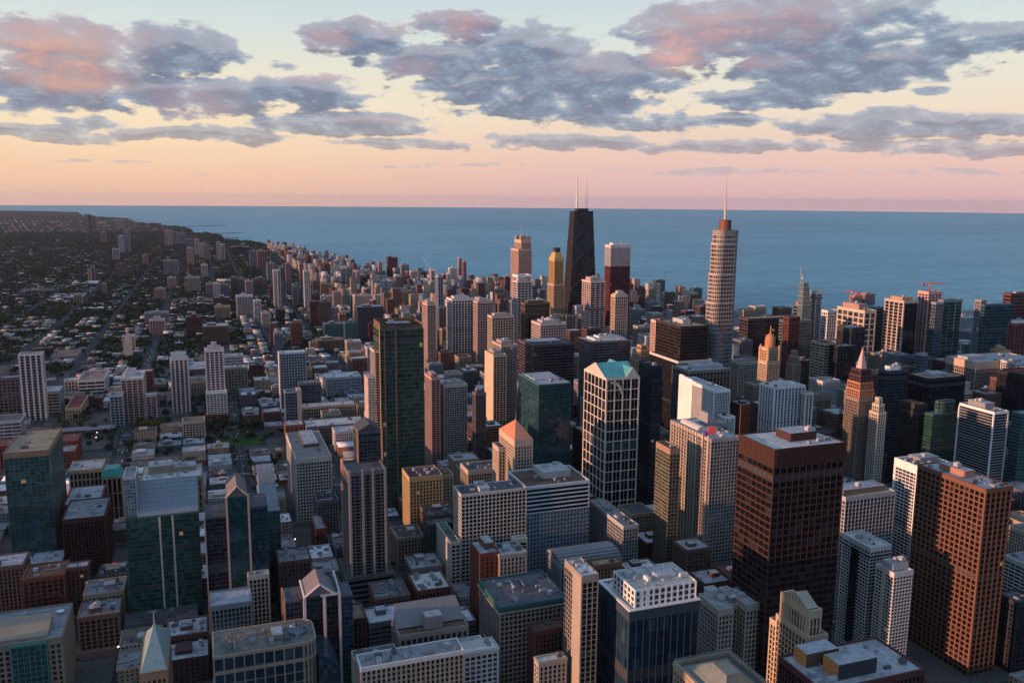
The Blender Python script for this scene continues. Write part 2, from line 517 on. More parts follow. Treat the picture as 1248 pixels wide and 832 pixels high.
def tower(root, poly, z0, z1, st='grid', wc='grey', gc='dark', roofc=None, cap=3.0, par=1.1, win=0, band=None, lit=0.0008, pale=0.15, capc=None, roof=True, spec=0.7, scale=1.0, vs=1.0):
    """glazed core with real piers and floor bands; parapet and roof. Adds the parts to root."""
    bay, fh, pw, pd, sh, sdp = ST[st] if isinstance(st, str) else st
    bay, pw = bay*scale, pw*scale
    if vs > 1.0 and fh < 7:
        fh, sh = fh*vs, sh*vs
    wcol = K[wc] if isinstance(wc, str) else wc
    gcol = G[gc] if isinstance(gc, str) else gc
    wm = wall(wcol)
    pw, sh = pw*.82, sh*.80
    H = z1-z0-cap
    nf = max(1, round(H/fh))
    fhh = H/nf
    core, fr = MB(), MB()
    core.prism(poly, z0, z1-0.3)
    fb = MB() if band else fr
    wins = []
    n = len(poly)
    for k in range(0, nf+1):
        z = z0+k*fhh
        a, b = max(z0, z-sh*0.5), min(z+sh*0.5, z1-cap+0.01)
        if b-a > 0.05:
            fb.ring(offs(poly, sdp), offs(poly, -0.15), a, b)
    o = Vector(root.location)
    for i in range(n):
        p, q = Vector(poly[i]), Vector(poly[(i+1) % n])
        L = (q-p).length
        if L < 1.0:
            continue
        a = (q-p)/L
        nr = Vector((a.y, -a.x))
        nb = max(1, round(L/bay))
        bl = L/nb
        mid = (p+q)/2
        vis = nr.dot(Vector((-(mid.x+o.x), -(mid.y+o.y)))) > 0
        for j in range(nb+1):
            l0, l1 = j*bl-pw/2, j*bl+pw/2
            if j == 0:
                l0, l1 = (-pd+0.02 if n < 7 else -pw/4), pw*0.8
            if j == nb:
                l0, l1 = L-pw*0.8, (L+pd-0.02 if n < 7 else L+pw/4)
            fr.obox(p, a, nr, l0, l1, -0.2, pd, z0, z1-cap+0.02)
        if win and vis:
            for k in range(nf):
                zc = z0+(k+0.5)*fhh
                for j in range(nb):
                    c = p + a*((j+0.5)*bl)
                    dist = (Vector((c.x+o.x, c.y+o.y, zc))-EYE).length
                    wins.append((dist, c, zc, a, nr, bl-pw, fhh-sh))
    g = glass(gcol, bl if n == 4 else bay, fhh, lit, pale, spec)
    core.build('glazing', g, root)
    if H > 85 and n == 4 and st not in ('glass',) and sh < 3:
        rgm = random.Random(int(H*13)+int(o.x*3))
        for fz in rgm.choice([(.52,), (.36, .70), (.94,), (), (.62,)]):
            zm = z0+round(fz*nf)*fhh
            mb_ = MB().ring(offs(poly, max(pd, sdp)*.55), offs(poly, -.2), zm+.3, min(zm+fhh*.95, z1-cap-.1))
            mb_.build('louvre_band', wall((.045, .045, .05)), root)
    fr.build('facade_frame', wm, root)
    if band:
        fb.build('floor_band', wall(K[band] if isinstance(band, str) else band), root)
    top = max(pd, sdp)+0.06
    cm = wall(K[capc] if isinstance(capc, str) else capc) if capc else wm
    po, pi = offs(poly, top), offs(poly, -0.6)
    pb = MB().ring(po, pi, z1-cap, z1+par)
    pb.build('parapet', cm, root)
    if st in ('stone', 'grid') and cap >= 2.5:
        MB().ring(offs(poly, top+.55), offs(poly, -.1), z1-.45, z1+.25).build('cornice', cm, root)
    if roof:
        rc = roofc or 'grey'
        MB().prism(offs(poly, -0.55), z1-0.5, z1+0.06).build('roof', roofing(K[rc] if isinstance(rc, str) else rc), root)
    if wins:
        wins.sort(key=lambda t: t[0])
        for (dist, c, zc, a, nr, w, h) in wins[:win]:
            key = (round(w, 2), round(h, 2), gcol, lit)
            if key not in WIN_CACHE:
                wb = MB()
                wb.box(-w/2, w/2, -.05, .05, -h/2, h/2)
                me = wb.mesh('window', glass(gcol, 50.0, 50.0, lit, pale, spec))
                WIN_CACHE[key] = me
            ob = bpy.data.objects.new('window', WIN_CACHE[key])
            C.objects.link(ob)
            ob.parent = root
            ob.location = (c.x+nr.x*.04, c.y+nr.y*.04, zc)
            ob.rotation_euler = (0, 0, math.atan2(a.y, a.x))
    return root


def empty(name, loc, label, cat, group=None):
    o = bpy.data.objects.new(name, None)
    C.objects.link(o)
    o.location = loc
    o.empty_display_size = 5
    o['label'] = label
    o['category'] = cat
    if group:
        o['group'] = group
    return o


# shared roof machinery
def unit_mesh(kind, mat):
    key = ('unit', kind, mat.name)
    if key in _M:
        return _M[key]
    b = MB()
    if kind == 'air_handler':
        b.box(-3.2, 3.2, -1.4, 1.4, .35, 2.6).box(-3.4, -3.0, -1.2, 1.2, 0, 1.8).box(-2.6, -2.2, -1.5, 1.5, 0, .35).box(2.2, 2.6, -1.5, 1.5, 0, .35)
        for x in (-1.8, 0.2, 2.1):
            b.lathe([(.75, 2.6), (.75, 2.95), (.6, 2.95), (.6, 2.7)], 12, x, 0)
    elif kind == 'cooling_tower':
        b.box(-2.2, 2.2, -2.2, 2.2, .6, 3.6).box(-2.35, 2.35, -2.35, 2.35, 2.4, 2.7)
        for s in (-1, 1):
            for t in (-1, 1):
                b.box(s*1.9-.15, s*1.9+.15, t*1.9-.15, t*1.9+.15, 0, .6)
        b.lathe([(1.7, 3.6), (1.55, 4.5), (1.4, 4.5), (1.5, 3.8)], 16)
    elif kind == 'vent_stack':
        b.lathe([(.5, 0), (.5, 1.6), (.9, 1.7), (.9, 2.1), (.2, 2.4)], 10)
        b.lathe([(.35, 0), (.35, 1.1), (.6, 1.2), (.6, 1.5)], 10, 1.6, .3)
    elif kind == 'stair_hut':
        b.box(-2, 2, -1.6, 1.6, 0, 2.8).box(-2.2, 2.2, -1.8, 1.8, 2.8, 3.05).box(-.6, .6, -1.68, -1.6, .1, 2.1)
    elif kind == 'duct':
        b.box(-7, 7, -.5, .5, .5, 1.4).box(6.0, 7.0, -.5, 3.4, .5, 1.4).box(-6.4, -6.0, -.6, .6, 0, .5).box(-.2, .2, -.6, .6, 0, .5).box(5, 5.4, -.6, .6, 0, .5)
    elif kind == 'water_tank':
        b.lathe([(1.9, 2.2), (1.9, 5.2), (.1, 6.4)], 14)
        for s in (-1, 1):
            for t in (-1, 1):
                b.box(s*1.2-.12, s*1.2+.12, t*1.2-.12, t*1.2+.12, 0, 2.3)
    _M[key] = b.mesh(kind, mat)
    return _M[key]


UNITS = ['air_handler', 'air_handler', 'cooling_tower', 'vent_stack', 'stair_hut', 'duct', 'air_handler', 'vent_stack']


def gear(root, x0, x1, y0, y1, z, n, seed, pent=None, pentc='grey', s=1.0, unitc=None):
    """rooftop machinery: pent = (fx0, fx1, fy0, fy1, h) in fractions of the roof"""
    rg = random.Random(seed)
    hold = []
    W, D = x1-x0, y1-y0
    if pent:
        pents = pent if isinstance(pent, list) else [pent]
        for (a, b, c, d, h) in pents:
            px0, px1, py0, py1 = x0+a*W, x0+b*W, y0+c*D, y0+d*D
            m = MB()
            m.box(px0, px1, py0, py1, z-.1, z+h)
            m.box(px0-.25, px1+.25, py0-.25, py1+.25, z+h-.7, z+h-.02)
            nl = max(2, int((px1-px0)/2.4))
            for i in range(nl):
                xx = px0+(i+.5)*(px1-px0)/nl
                m.box(xx-.35, xx+.35, py0-.13, py0, z+.4, z+h-1.0)
            nl = max(2, int((py1-py0)/2.4))
            for i in range(nl):
                yy = py0+(i+.5)*(py1-py0)/nl
                m.box(px0-.13, px0, yy-.35, yy+.35, z+.4, z+h-1.0)
            ph = m.build('penthouse', wall(K[pentc] if isinstance(pentc, str) else pentc), root)
            MB().box(px0+.3, px1-.3, py0+.3, py1-.3, z+h-.05, z+h+.05).build('penthouse_roof', roofing(K['lgrey']), ph)
            hold.append((px0-1, px1+1, py0-1, py1+1))
            if (px1-px0) > 9 and (py1-py0) > 7 and h > 3:
                for _ in range(2):
                    ux, uy = rg.uniform(px0+3, px1-3), rg.uniform(py0+2.5, py1-2.5)
                    uk = rg.choice(['cooling_tower', 'vent_stack', 'air_handler'])
                    uo = bpy.data.objects.new(uk, unit_mesh(uk, wall(K['lgrey'])))
                    C.objects.link(uo)
                    uo.parent = ph
                    uo.location = (ux, uy, z+h)
    cols = unitc or ['lgrey', 'grey', 'grey', 'steel', 'dgrey', 'dgrey']
    near_ = math.hypot(root.matrix_basis.translation.x, root.matrix_basis.translation.y) < 1000 and root.parent is None
    if near_ and n > 0 and W > 14 and D > 14:
        n = int(n*2.0)+2
    tries = 0
    while n > 0 and tries < 90:
        tries += 1
        ux, uy = rg.uniform(x0+4*s, x1-4*s), rg.uniform(y0+4*s, y1-4*s)
        if any(a-3 < ux < b+3 and c-2 < uy < d+2 for a, b, c, d in hold):
            continue
        uk = rg.choice(UNITS)
        uo = bpy.data.objects.new(uk, unit_mesh(uk, wall(K[rg.choice(cols)])))
        C.objects.link(uo)
        uo.parent = root
        uo.location = (ux, uy, z)
        uo.rotation_euler = (0, 0, rg.choice([0, math.pi/2]))
        sv = s*rg.uniform(.65, 1.1)
        uo.scale = (sv, sv, sv)
        hold.append((ux-4, ux+4, uy-3, uy+3))
        n -= 1


E_, N_ = Vector((1, 0, 0)), Vector((0, 1, 0))
FOOT = []          # footprints already built on: x0, x1, y0, y1, height


class Bd:
    pass


def lot(c, H=None, n=None, e=None, D=30.0, Wd=30.0, corner='SW', dist=None):
    """footprint from a roof corner's pixel; n / e = columns of the ends of its north-south / east-west roof edges"""
    b = Bd()
    if H is None:
        p = at_dist(c[0], c[1], dist)
        H = p.z
    else:
        p = at(c[0], c[1], H)
    dn = N_ if corner[0] == 'S' else -N_
    de = E_ if corner[1] == 'W' else -E_
    D = reach(p, dn, n) if n is not None else D
    Wd = reach(p, de, e) if e is not None else Wd
    if not (3 < D < 200) or not (3 < Wd < 250):
        print('LOT?', c, H, round(D, 1), round(Wd, 1))
    lo = 15 if H > 100 else 6
    D, Wd = min(max(D, lo), 200), min(max(Wd, min(lo, 11)), 250)
    b.x0 = p.x if corner[1] == 'W' else p.x-Wd
    b.y0 = p.y if corner[0] == 'S' else p.y-D
    b.x1, b.y1, b.H, b.w, b.d = b.x0+Wd, b.y0+D, H, Wd, D
    b.cx, b.cy = (b.x0+b.x1)/2, (b.y0+b.y1)/2
    b.rect = rect(-Wd/2, Wd/2, -D/2, D/2)
    return b


def T(name, cat, label, c, H=None, n=None, e=None, D=30.0, Wd=30.0, corner='SW', dist=None, st='grid', wc='grey', gc='dark', roofc='grey', units=3, pent=None, pentc='grey', seed=None, base=None, body=True, group=None, **kw):
    b = lot(c, H, n, e, D, Wd, corner, dist)
    FOOT.append((b.x0, b.x1, b.y0, b.y1, b.H, label))
    b.root = empty(name, (b.cx, b.cy, 0), label, cat, group)
    if body:
        z0 = 0.25
        if base:            # (height, widen, style, wall)
            bh, bw, bs, bc = base
            tower(b.root, offs(b.rect, bw), z0, bh, bs, bc, gc, 'dgrey', cap=1.2, par=.8)
            z0 = bh
        far_ = min(2.0, max(1.0, math.hypot(b.cx, b.cy)/1150.0))
        kw.setdefault('scale', far_)
        kw.setdefault('vs', far_)
        tower(b.root, b.rect, z0, b.H, st, wc, gc, roofc, **kw)
        if units or pent:
            gear(b.root, -b.w/2, b.w/2, -b.d/2, b.d/2, b.H+.06, units, seed or int(c[0]*7+c[1]), pent, pentc)
    return b

# ------------------------------------------------------------------ lake, land, roads, lawns, haze
def structure(o):
    o['kind'] = 'structure'
    return o


def mat_lake():
    m, k, b = principled('lake_water')
    pos = k.new('ShaderNodeNewGeometry').outputs['Position']
    n1 = k.noise(k.v('MULTIPLY', pos, (1, 1, 0)), 0.010, 6.0, 0.65)[0]
    n2 = k.noise(k.v('MULTIPLY', pos, (0.3, 1, 0)), 0.0012, 4.0, 0.6)[0]
    n3 = k.noise(k.v('MULTIPLY', pos, (0.5, 1, 0)), 0.00016, 3.0, 0.5)[0]
    f = k.m('ADD', k.m('MULTIPLY', n1, 0.55), k.m('ADD', k.m('MULTIPLY', n2, 0.3), k.m('MULTIPLY', n3, 0.35)))
    col = k.mix(k.mr(f, 0.46, 0.72), (0.045, 0.200, 0.262, 1), (0.115, 0.350, 0.415, 1))
    k.l.new(col, b.inputs['Base Color'])
    b.inputs['Roughness'].default_value = 0.45
    b.inputs['Specular IOR Level'].default_value = 0.18
    bp = k.new('ShaderNodeBump')
    bp.inputs['Strength'].default_value = 0.55
    bp.inputs['Distance'].default_value = 6.0
    k.l.new(k.noise(pos, 0.02, 5.0, 0.65)[0], bp.inputs['Height'])
    k.l.new(bp.outputs[0], b.inputs['Normal'])
    return m


def mat_ground():
    m, k, b = principled('city_ground')
    pos = k.new('ShaderNodeNewGeometry').outputs['Position']
    a = k.noise(pos, 0.012, 6.0, 0.65)[0]
    c = k.noise(k.v('MULTIPLY', pos, (1.0, .5, 0)), 0.0022, 5.0, 0.6)[0]
    base = k.ramp(k.m('ADD', k.m('MULTIPLY', a, 0.6), k.m('MULTIPLY', c, 0.4)), [(0.36, (.016, .024, .013)), (0.47, (.030, .036, .022)), (0.54, (.055, .052, .045)), (0.64, (.085, .075, .068))])
    k.l.new(base, b.inputs['Base Color'])
    b.inputs['Roughness'].default_value = 1.0
    b.inputs['Specular IOR Level'].default_value = 0.05
    return m


def mat_plain(name, col, var=0.3, scale=0.2, rough=0.95):
    m, k, b = principled(name)
    pos = k.new('ShaderNodeNewGeometry').outputs['Position']
    g = k.noise(pos, scale, 5.0, 0.65)[0]
    g2 = k.noise(pos, scale*0.08, 3.0, 0.6)[0]
    c = k.v('SCALE', col)
    k.l.new(k.m('ADD', k.mr(g, 0.25, 0.75, 1-var, 1+var), k.m('SUBTRACT', g2, 0.5)), c.node.inputs['Scale'])
    k.l.new(c, b.inputs['Base Color'])
    b.inputs['Roughness'].default_value = rough
    b.inputs['Specular IOR Level'].default_value = 0.2
    return m


lake = MB()
LR, LN = 36800.0, 96                          # the lake runs out to where the curve of the earth hides it
lake.v = [(LR*math.sin(2*math.pi*i/LN), LR*math.cos(2*math.pi*i/LN), -1.6) for i in range(LN)]
lake.f = [tuple(range(LN-1, -1, -1))]
structure(lake.build('lake', mat_lake()))

coast_px = [(0, 256.5), (60, 257.5), (95, 258.5), (101, 263), (155, 266), (168, 271), (195, 274), (218, 276), (233, 279.5), (236, 285), (252, 284), (268, 287), (274, 292),
            (310, 295), (322, 298), (350, 305.5), (361, 310), (382, 317), (404, 320.5), (421, 325), (434, 331), (520, 347), (600, 354), (690, 364), (800, 370), (900, 384),
            (990, 392), (1100, 399), (1190, 404), (1300, 408)]
coast = [at(u, v, 0).to_2d() for u, v in coast_px]
land_poly = [(p.x, p.y) for p in coast] + [(3400, 1500), (3400, -3000), (-30000, -3000), (-30000, 26000)]
land_poly = land_poly[::-1]
if area(land_poly) < 0:
    land_poly.reverse()
lm = MB().prism(land_poly, -6, 0.0)
structure(lm.build('ground', mat_ground()))


def in_land(x, y):
    ins = False
    n = len(land_poly)
    j = n-1
    for i in range(n):
        (xi, yi), (xj, yj) = land_poly[i], land_poly[j]
        if (yi > y) != (yj > y) and x < (xj-xi)*(y-yi)/(yj-yi)+xi:
            ins = not ins
        j = i
    return ins


# breakwaters and a wooded spit along the shore
bw = MB()
for (u0_, v0_, u1_, v1_, w_) in [(214, 276.5, 272, 274.6, 60), (262, 284.5, 292, 283.6, 40), (266, 290.5, 290, 290.0, 30), (1160, 386, 1196, 380, 40)]:
    p, q = at(u0_, v0_, 0), at(u1_, v1_, 0)
    a = (q-p).to_2d()
    L = a.length
    a /= L
    bw.obox((p.x, p.y), a, Vector((a.y, -a.x)), 0, L, -w_, w_, -3, 2.2)
structure(bw.build('breakwater', wall(K['dgrey'])))

NS = [-1500, -1340, -1180, -1020, -860, -700, -560, -420, -278, -132, 38, 158, 282, 414, 530, 663, 812, 945, 1090, 1250, 1420]
EW = [45, 200, 334, 467, 612, 756, 880, 1000, 1145, 1234, 1323, 1412, 1500, 1590, 1680, 1768, 1857, 1968, 2090, 2210, 2330, 2450, 2570, 2690, 2810, 2930, 3050, 3180, 3310, 3440, 3570,
      3740, 3900, 4060, 4220, 4380, 4540, 4700, 4860, 5160, 5480, 5800, 6120, 6440, 6760]
asphalt = mat_plain('asphalt', (.040, .040, .043), .3, .5)
r1, r2 = MB(), MB()
for x in NS:
    wv = 11 if x in (-132, 158) else 8.5
    ymax = 6800 if x < 300 else (3400 if x < 700 else 2400)
    r1.box(x-wv, x+wv, 0, ymax, .05, .16)
for y in EW:
    r2.box(-1700, 1500 if y < 2000 else (1000 if y < 3000 else 400), y-6.5, y+6.5, .04, .11)
r1.box(-86, -62, 610, 985, .2, .27)
structure(r1.build('road', asphalt))
structure(r2.build('road', asphalt))
# pavements: one kerbed slab per block, seen from near enough to tell
pv = MB()
for i in range(len(NS)-1):
    for j in range(len(EW)-1):
        if EW[j+1] > 2700:
            continue
        x0, x1, y0, y1 = NS[i]+8, NS[i+1]-8, EW[j]+7, EW[j+1]-7
        if NS[i] in (-132, 158): x0 += 4
        if NS[i+1] in (-132, 158): x1 -= 4
        pv.box(x0, x1, y0, y1, .0, .22)
structure(pv.build('pavement', mat_plain('concrete_paving', (.085, .082, .078), .4, .4)))
mk = MB()
for x in NS:
    if not (-600 < x < 700):
        continue
    wide = x in (-132, 158)
    for y in range(620, 3200, 9):
        for o in ((-3.6, 0, 3.6) if wide else (0,)):
            mk.box(x+o-.16, x+o+.16, y, y+4.0, .165, .175)
    for y in EW:
        if 600 < y < 2400:
            for kx in range(-4, 5):
                mk.box(x+kx*1.6-.4, x+kx*1.6+.4, y-10.5, y-7.5, .165, .176)
for y in range(615, 980, 9):
    for o in (-78, -74, -70):
        mk.box(o-.16, o+.16, y, y+4, .275, .285)
structure(mk.build('road_markings', mat_plain('road_paint', (.62, .62, .60), .3, 2.0)))

lawn_m = mat_plain('lawn_grass', (.020, .075, .016), .45, .3)
LAWNS = []
lw = MB()
for (ua, va, ub, vb) in [(150, 548, 236, 541), (268, 546, 322, 529), (88, 515, 112, 508), (430, 470, 436, 462)]:
    p, q = at(ua, va, 0), at(ub, vb, 0)
    x0, x1, y0, y1 = min(p.x, q.x), max(p.x, q.x), min(p.y, q.y), max(p.y, q.y)
    lw.box(x0, x1, y0, y1, .1, .30)
    LAWNS.append((x0, x1, y0, y1))
g = lw.build('lawn', lawn_m)
structure(g)

hz = MB().box(-34000, 42000, -4000, 44000, -8.0, 475.0).build('haze', None)
hz['kind'] = 'stuff'
hz['label'] = 'thin evening haze over the city and the lake'
hz['category'] = 'haze'
m = bpy.data.materials.new('evening_haze')
m.use_nodes = True
k = NT(m.node_tree)
k.n.clear()
o_ = k.new('ShaderNodeOutputMaterial')
vo = k.new('ShaderNodeVolumePrincipled')
vo.inputs['Color'].default_value = (0.84, 0.88, 1.0, 1)
vo.inputs['Density'].default_value = HAZE = 9.0e-6
vo.inputs['Anisotropy'].default_value = 0.5
k.l.new(vo.outputs[0], o_.inputs['Volume'])
m.cycles.homogeneous_volume = True
hz.data.materials.append(m)

# ------------------------------------------------------------------ the near towers
# --- right: bronze grid tower
b = T('office_tower', 'skyscraper', 'tall bronze-brown grid tower with pale roof and copper penthouse, lit orange on its left face', (1202, 597), 160, n=1120, e=1233,
      st=(4.9, 4.6, 1.5, .8, 1.5, .65), wc='bronze', gc='black', roofc='lgrey', cap=2.6, par=.9, win=100, units=5, pent=(.30, .72, .42, .80, 5.5), pentc=(.34, .17, .12), spec=.35)
T('office_annex', 'building', 'low dark ribbed annex against the right foot of the bronze grid tower', (1241, 735), 62, n=1216, e=1262, st='vert', wc='dark', gc='black', roofc='dgrey', units=2)
# --- court tower of weathering steel
b = T('office_tower', 'skyscraper', 'dark rust-coloured steel tower with a blank top band and white roof', (944.5, 548.7), 198, n=901.6, e=1030,
      st=(6.2, 5.6, .8, .5, 1.9, .42), wc='corten', gc='black', roofc='pale', cap=14.0, par=.8, win=100, units=0, pent=(.40, .78, .35, .75, 6.5), pentc=(.06, .03, .025), spec=.3)
gear(b.root, 0, b.w/2-3, -b.d/2+2, -b.d/2+16, b.H+.06, 3, 5)
fins = MB()
for i in range(24):
    xx = -b.w/2+(i+.5)*b.w/24
    fins.box(xx-.25, xx+.25, -b.d/2-.9, -b.d/2-.5, 185, 198)
for i in range(15):
    yy = -b.d/2+(i+.5)*b.d/15
    fins.box(-b.w/2-.9, -b.w/2-.5, yy-.25, yy+.25, 185, 198)
fins.build('mechanical_louvre', wall(K['corten']), b.root)
# --- white tower behind the bronze one
b = T('apartment_tower', 'skyscraper', 'white framed tower with grey plant roof, tucked behind the bronze grid tower', (1119.7, 569), 142, n=1092, e=1158,
      st=(5.0, 3.3, .5, .25, .8, .9), wc='white', gc='grey', roofc='grey', cap=7.0, units=4, pent=(.25, .85, .3, .8, 5), pentc='grey', capc='white')
for (x, y) in ((-b.w/2-.6, -b.d/2-.6), (-b.w/2-.6, b.d/2-1.4)):
    MB().box(x-.5, x+2.2, y-.5, y+2.2, .3, b.H-6.9).build('corner_pier', wall(K['white']), b.root)
b = T('office_tower', 'building', 'pale grey gridded block with a low brown penthouse left of the white framed tower', (1031, 607), 118, D=26, e=1091, st=(3.9, 3.7, .7, .35, .9, .25), wc='lgrey', gc='grey', roofc='tan', units=1,
      pent=(.04, .9, .25, .9, 5), pentc=(.20, .15, .11), win=100)
b = T('apartment_tower', 'apartment building', 'white concrete tower with dark arched slot and roof drum, left of the bronze tower', (1061, 668), 100, n=1028, e=1085, st=(3.4, 3.0, .7, .3, .9, .7), wc='pale', gc='dark', roofc='pale', units=1, win=60)
MB().box(-b.w/2-1.6, -b.w/2-.3, -b.d*.12, b.d*.14, 8, b.H-6).build('glazed_slot', glass(G['black']), b.root)
MB().lathe([(4.2, b.H), (4.2, b.H+5), (3.8, b.H+5), (3.8, b.H+3)], 24, 1, 2).build('roof_drum', wall(K['pale']), b.root)
b = T('apartment_tower', 'apartment building', 'shorter white concrete tower with pierced side wall, beside the slotted white tower', (1090, 699), 90, n=1069, e=1112, st=(3.2, 3.0, .7, .3, .9, .7), wc='pale', gc='dark', roofc='lgrey', units=1,
      pent=(.1, .95, .2, .8, 6), pentc='lgrey', win=60, lit=.01)
MB().box(-b.w/2-1.3, -b.w/2-.2, -b.d*.06, b.d*.08, 1, b.H+1.5).build('end_wall', wall(K['cream']), b.root)

# --- terracotta-lit tower and its glass neighbour
b = T('office_tower', 'skyscraper', 'cream and grey tower with orange sunlit piers, left of the dark rust-coloured tower', (867, 536), 150, n=818, e=901, st=(3.6, 3.8, .75, .45, 1.1, .3), wc=(.33, .30, .27), gc='grey', roofc='lgrey', cap=2.5, units=2, win=60, pale=.25)
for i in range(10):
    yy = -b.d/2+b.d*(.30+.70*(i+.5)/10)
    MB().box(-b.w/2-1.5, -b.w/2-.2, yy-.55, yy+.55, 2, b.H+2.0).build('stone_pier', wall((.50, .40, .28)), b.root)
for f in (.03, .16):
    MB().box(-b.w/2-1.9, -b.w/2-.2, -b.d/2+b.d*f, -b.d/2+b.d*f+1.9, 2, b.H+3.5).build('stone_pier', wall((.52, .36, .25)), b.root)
vb = MB()
for i in range(9):
    t0, t1 = math.pi*i/9, math.pi*(i+1)/9
    vb.prism([(-b.w/2+4+10*(1-math.cos(t0))/2, -b.d*.1), (-b.w/2+4+10*(1-math.cos(t1))/2, -b.d*.1), (-b.w/2+4+10*(1-math.cos(t1))/2, b.d*.35), (-b.w/2+4+10*(1-math.cos(t0))/2, b.d*.35)],
             b.H, b.H+1+4.0*math.sin((t0+t1)/2))
vb.build('vaulted_penthouse', wall(K['pale']), b.root)
T('office_tower', 'skyscraper', 'narrow green glass slab with orange-lit top, left of the cream tower with orange piers', (817, 548), 140, n=800, e=822, st=(3.2, 3.9, .3, .2, .8, .14), wc=(.30, .19, .12), gc='green', roofc='brown', cap=5, units=1, pale=.22)
# --- white curved building with fins, sculpted grey wedge in front
b = T('office_tower', 'building', 'white tower with vertical fins and swooping roofline behind the cream tower', (871, 477), 148, n=829, e=889, st='fins', wc='white', gc='red', roofc='lgrey', cap=2, units=2, pale=.35)
MB().box(-b.w/2-1.6, -b.w/2-.2, b.d*.1, b.d/2+.6, 1, b.H+5).build('end_wall', wall(K['white']), b.root)
sw = MB()
for i in range(8):
    y0, y1 = -b.d/2+b.d*i/8, -b.d/2+b.d*(i+1)/8
    sw.box(-b.w/2-1.3, -b.w/2+1.4, y0, y1, b.H, b.H+1.5+6*(i/8)**1.6)
sw.build('swept_parapet', wall(K['white']), b.root)
b2 = T('office_tower', 'building', 'lower white finned wing stepping down at the right of the swooping white tower', (884, 509), 118, D=14, e=895, st='fins', wc='white', gc='red', roofc='lgrey', cap=1.5, units=1, pale=.3)
b = T('rooftop_pavilion', 'building', 'small grey building with concave wedge roof just behind the cream tower with the red sign', (862, 520), 150, n=853, e=886, wc='grey', gc='dark', roofc='lgrey', units=0, cap=2)
wd = MB()
for i in range(8):
    x0, x1 = -b.w/2+b.w*i/8, -b.w/2+b.w*(i+1)/8
    wd.prism([(x0, -b.d/2), (x1, -b.d/2), (x1, b.d/2), (x0, b.d/2)], b.H, b.H+2.5+12*((7-i)/7)**2)
wd.build('wedge_roof', wall(K['grey']), b.root)
p = at(862, 531.5, 150.2)
sg = empty('roof_sign', (p.x, p.y, 151.4), 'red illuminated box sign standing on the roof of the cream tower', 'sign')
MB().box(0, 8.5, -1.2, 1.2, .8, 8.5).build('sign_box', glow((1.0, .04, .03), .22), sg)
MB().box(.6, .9, -.2, .2, -1.2, .9).box(7.6, 7.9, -.2, .2, -1.2, .9).build('sign_leg', wall(K['dark']), sg)
bl = empty('roof_ball', (p.x-3.2, p.y-.5, 150.3), 'blue globe on a short post beside the red roof sign', 'ornament')
MB().lathe([(.2, -.3)]+[(2.5*math.sin(math.pi*i/10), 3.2-2.5*math.cos(math.pi*i/10)) for i in range(1, 10)]+[(.1, 5.7)], 20).build('globe', wall((.10, .08, .30)), bl)

# --- gabled white grid tower with teal roof
b = T('office_tower', 'skyscraper', 'white stone grid tower with teal gabled roof and black glass, centre of the view', (739.5, 461), 184, n=713, e=779, body=False)
rc = b.rect
tower(b.root, rc, .25, b.H, (9.4, 12.2, 1.5, .7, 1.3, .55), (.56, .49, .41), 'black', 'dgrey', cap=2.2, par=.2, roof=True, spec=.4, pale=.05, win=100)
mu = MB()
for k in range(15):
    for i in range(4):
        xx = -b.w/2+(i+.5)*b.w/4
        mu.box(xx-.18, xx+.18, -b.d/2-.35, -b.d/2-.05, .5, b.H-3)
    break
mu.build('mullion', wall((.45, .40, .34)), b.root)
gx, gy, gh = b.w/2, b.d/2, 12.5


def gable_roof(bm, x0, x1, y0, y1, z, h, axis):
    if axis == 'x':     # ridge along x
        ym = (y0+y1)/2
        n = len(bm.v)
        bm.v += [(x0, y0, z), (x1, y0, z), (x1, y1, z), (x0, y1, z), (x0, ym, z+h), (x1, ym, z+h)]
        bm.f += [(n, n+1, n+5, n+4), (n+2, n+3, n+4, n+5), (n+1, n+2, n+5), (n+3, n, n+4), (n+3, n+2, n+1, n)]
    else:
        xm = (x0+x1)/2
        n = len(bm.v)
        bm.v += [(x0, y0, z), (x1, y0, z), (x1, y1, z), (x0, y1, z), (xm, y0, z+h), (xm, y1, z+h)]
        bm.f += [(n+1, n+2, n+5, n+4), (n+3, n, n+4, n+5), (n, n+1, n+4), (n+2, n+3, n+5), (n+3, n+2, n+1, n)]


teal = wall((.09, .34, .34), .6, var=.35)
m1 = MB()
gable_roof(m1, -gx, gx, -gy+2, gy-2, b.H+.2, gh, 'x')
gable_roof(m1, gx-17, gx-1.0, -gy-.2, gy+.2, b.H+.21, gh-2.3, 'y')
m1.build('gabled_roof', teal, b.root)
pd = MB()
for (xa, xb) in ((gx-17.6, gx-.4),):
    xm, zt = (xa+xb)/2, b.H+gh-1.2
    n = len(pd.v)
    pd.v += [(xa, -gy-1.0, b.H), (xb, -gy-1.0, b.H), (xm, -gy-1.0, zt), (xa, -gy-.25, b.H), (xb, -gy-.25, b.H), (xm, -gy-.25, zt)]
    pd.f += [(n, n+1, n+2), (n+5, n+4, n+3), (n+1, n+4, n+5, n+2), (n+3, n, n+2, n+5), (n, n+3, n+4, n+1)]
n = len(pd.v)
ya, yb, zt = -gy+1.4, gy-1.4, b.H+gh+1.0
pd.v += [(-gx-1.0, ya, b.H), (-gx-1.0, yb, b.H), (-gx-1.0, (ya+yb)/2, zt), (-gx-.05, ya, b.H), (-gx-.05, yb, b.H), (-gx-.05, (ya+yb)/2, zt)]
pd.f += [(n+2, n+1, n), (n+3, n+4, n+5), (n+2, n+5, n+4, n+1), (n, n+3, n+5, n+2), (n+1, n+4, n+3, n)]
pd.build('pediment', wall((.56, .49, .41)), b.root)
arch = MB()
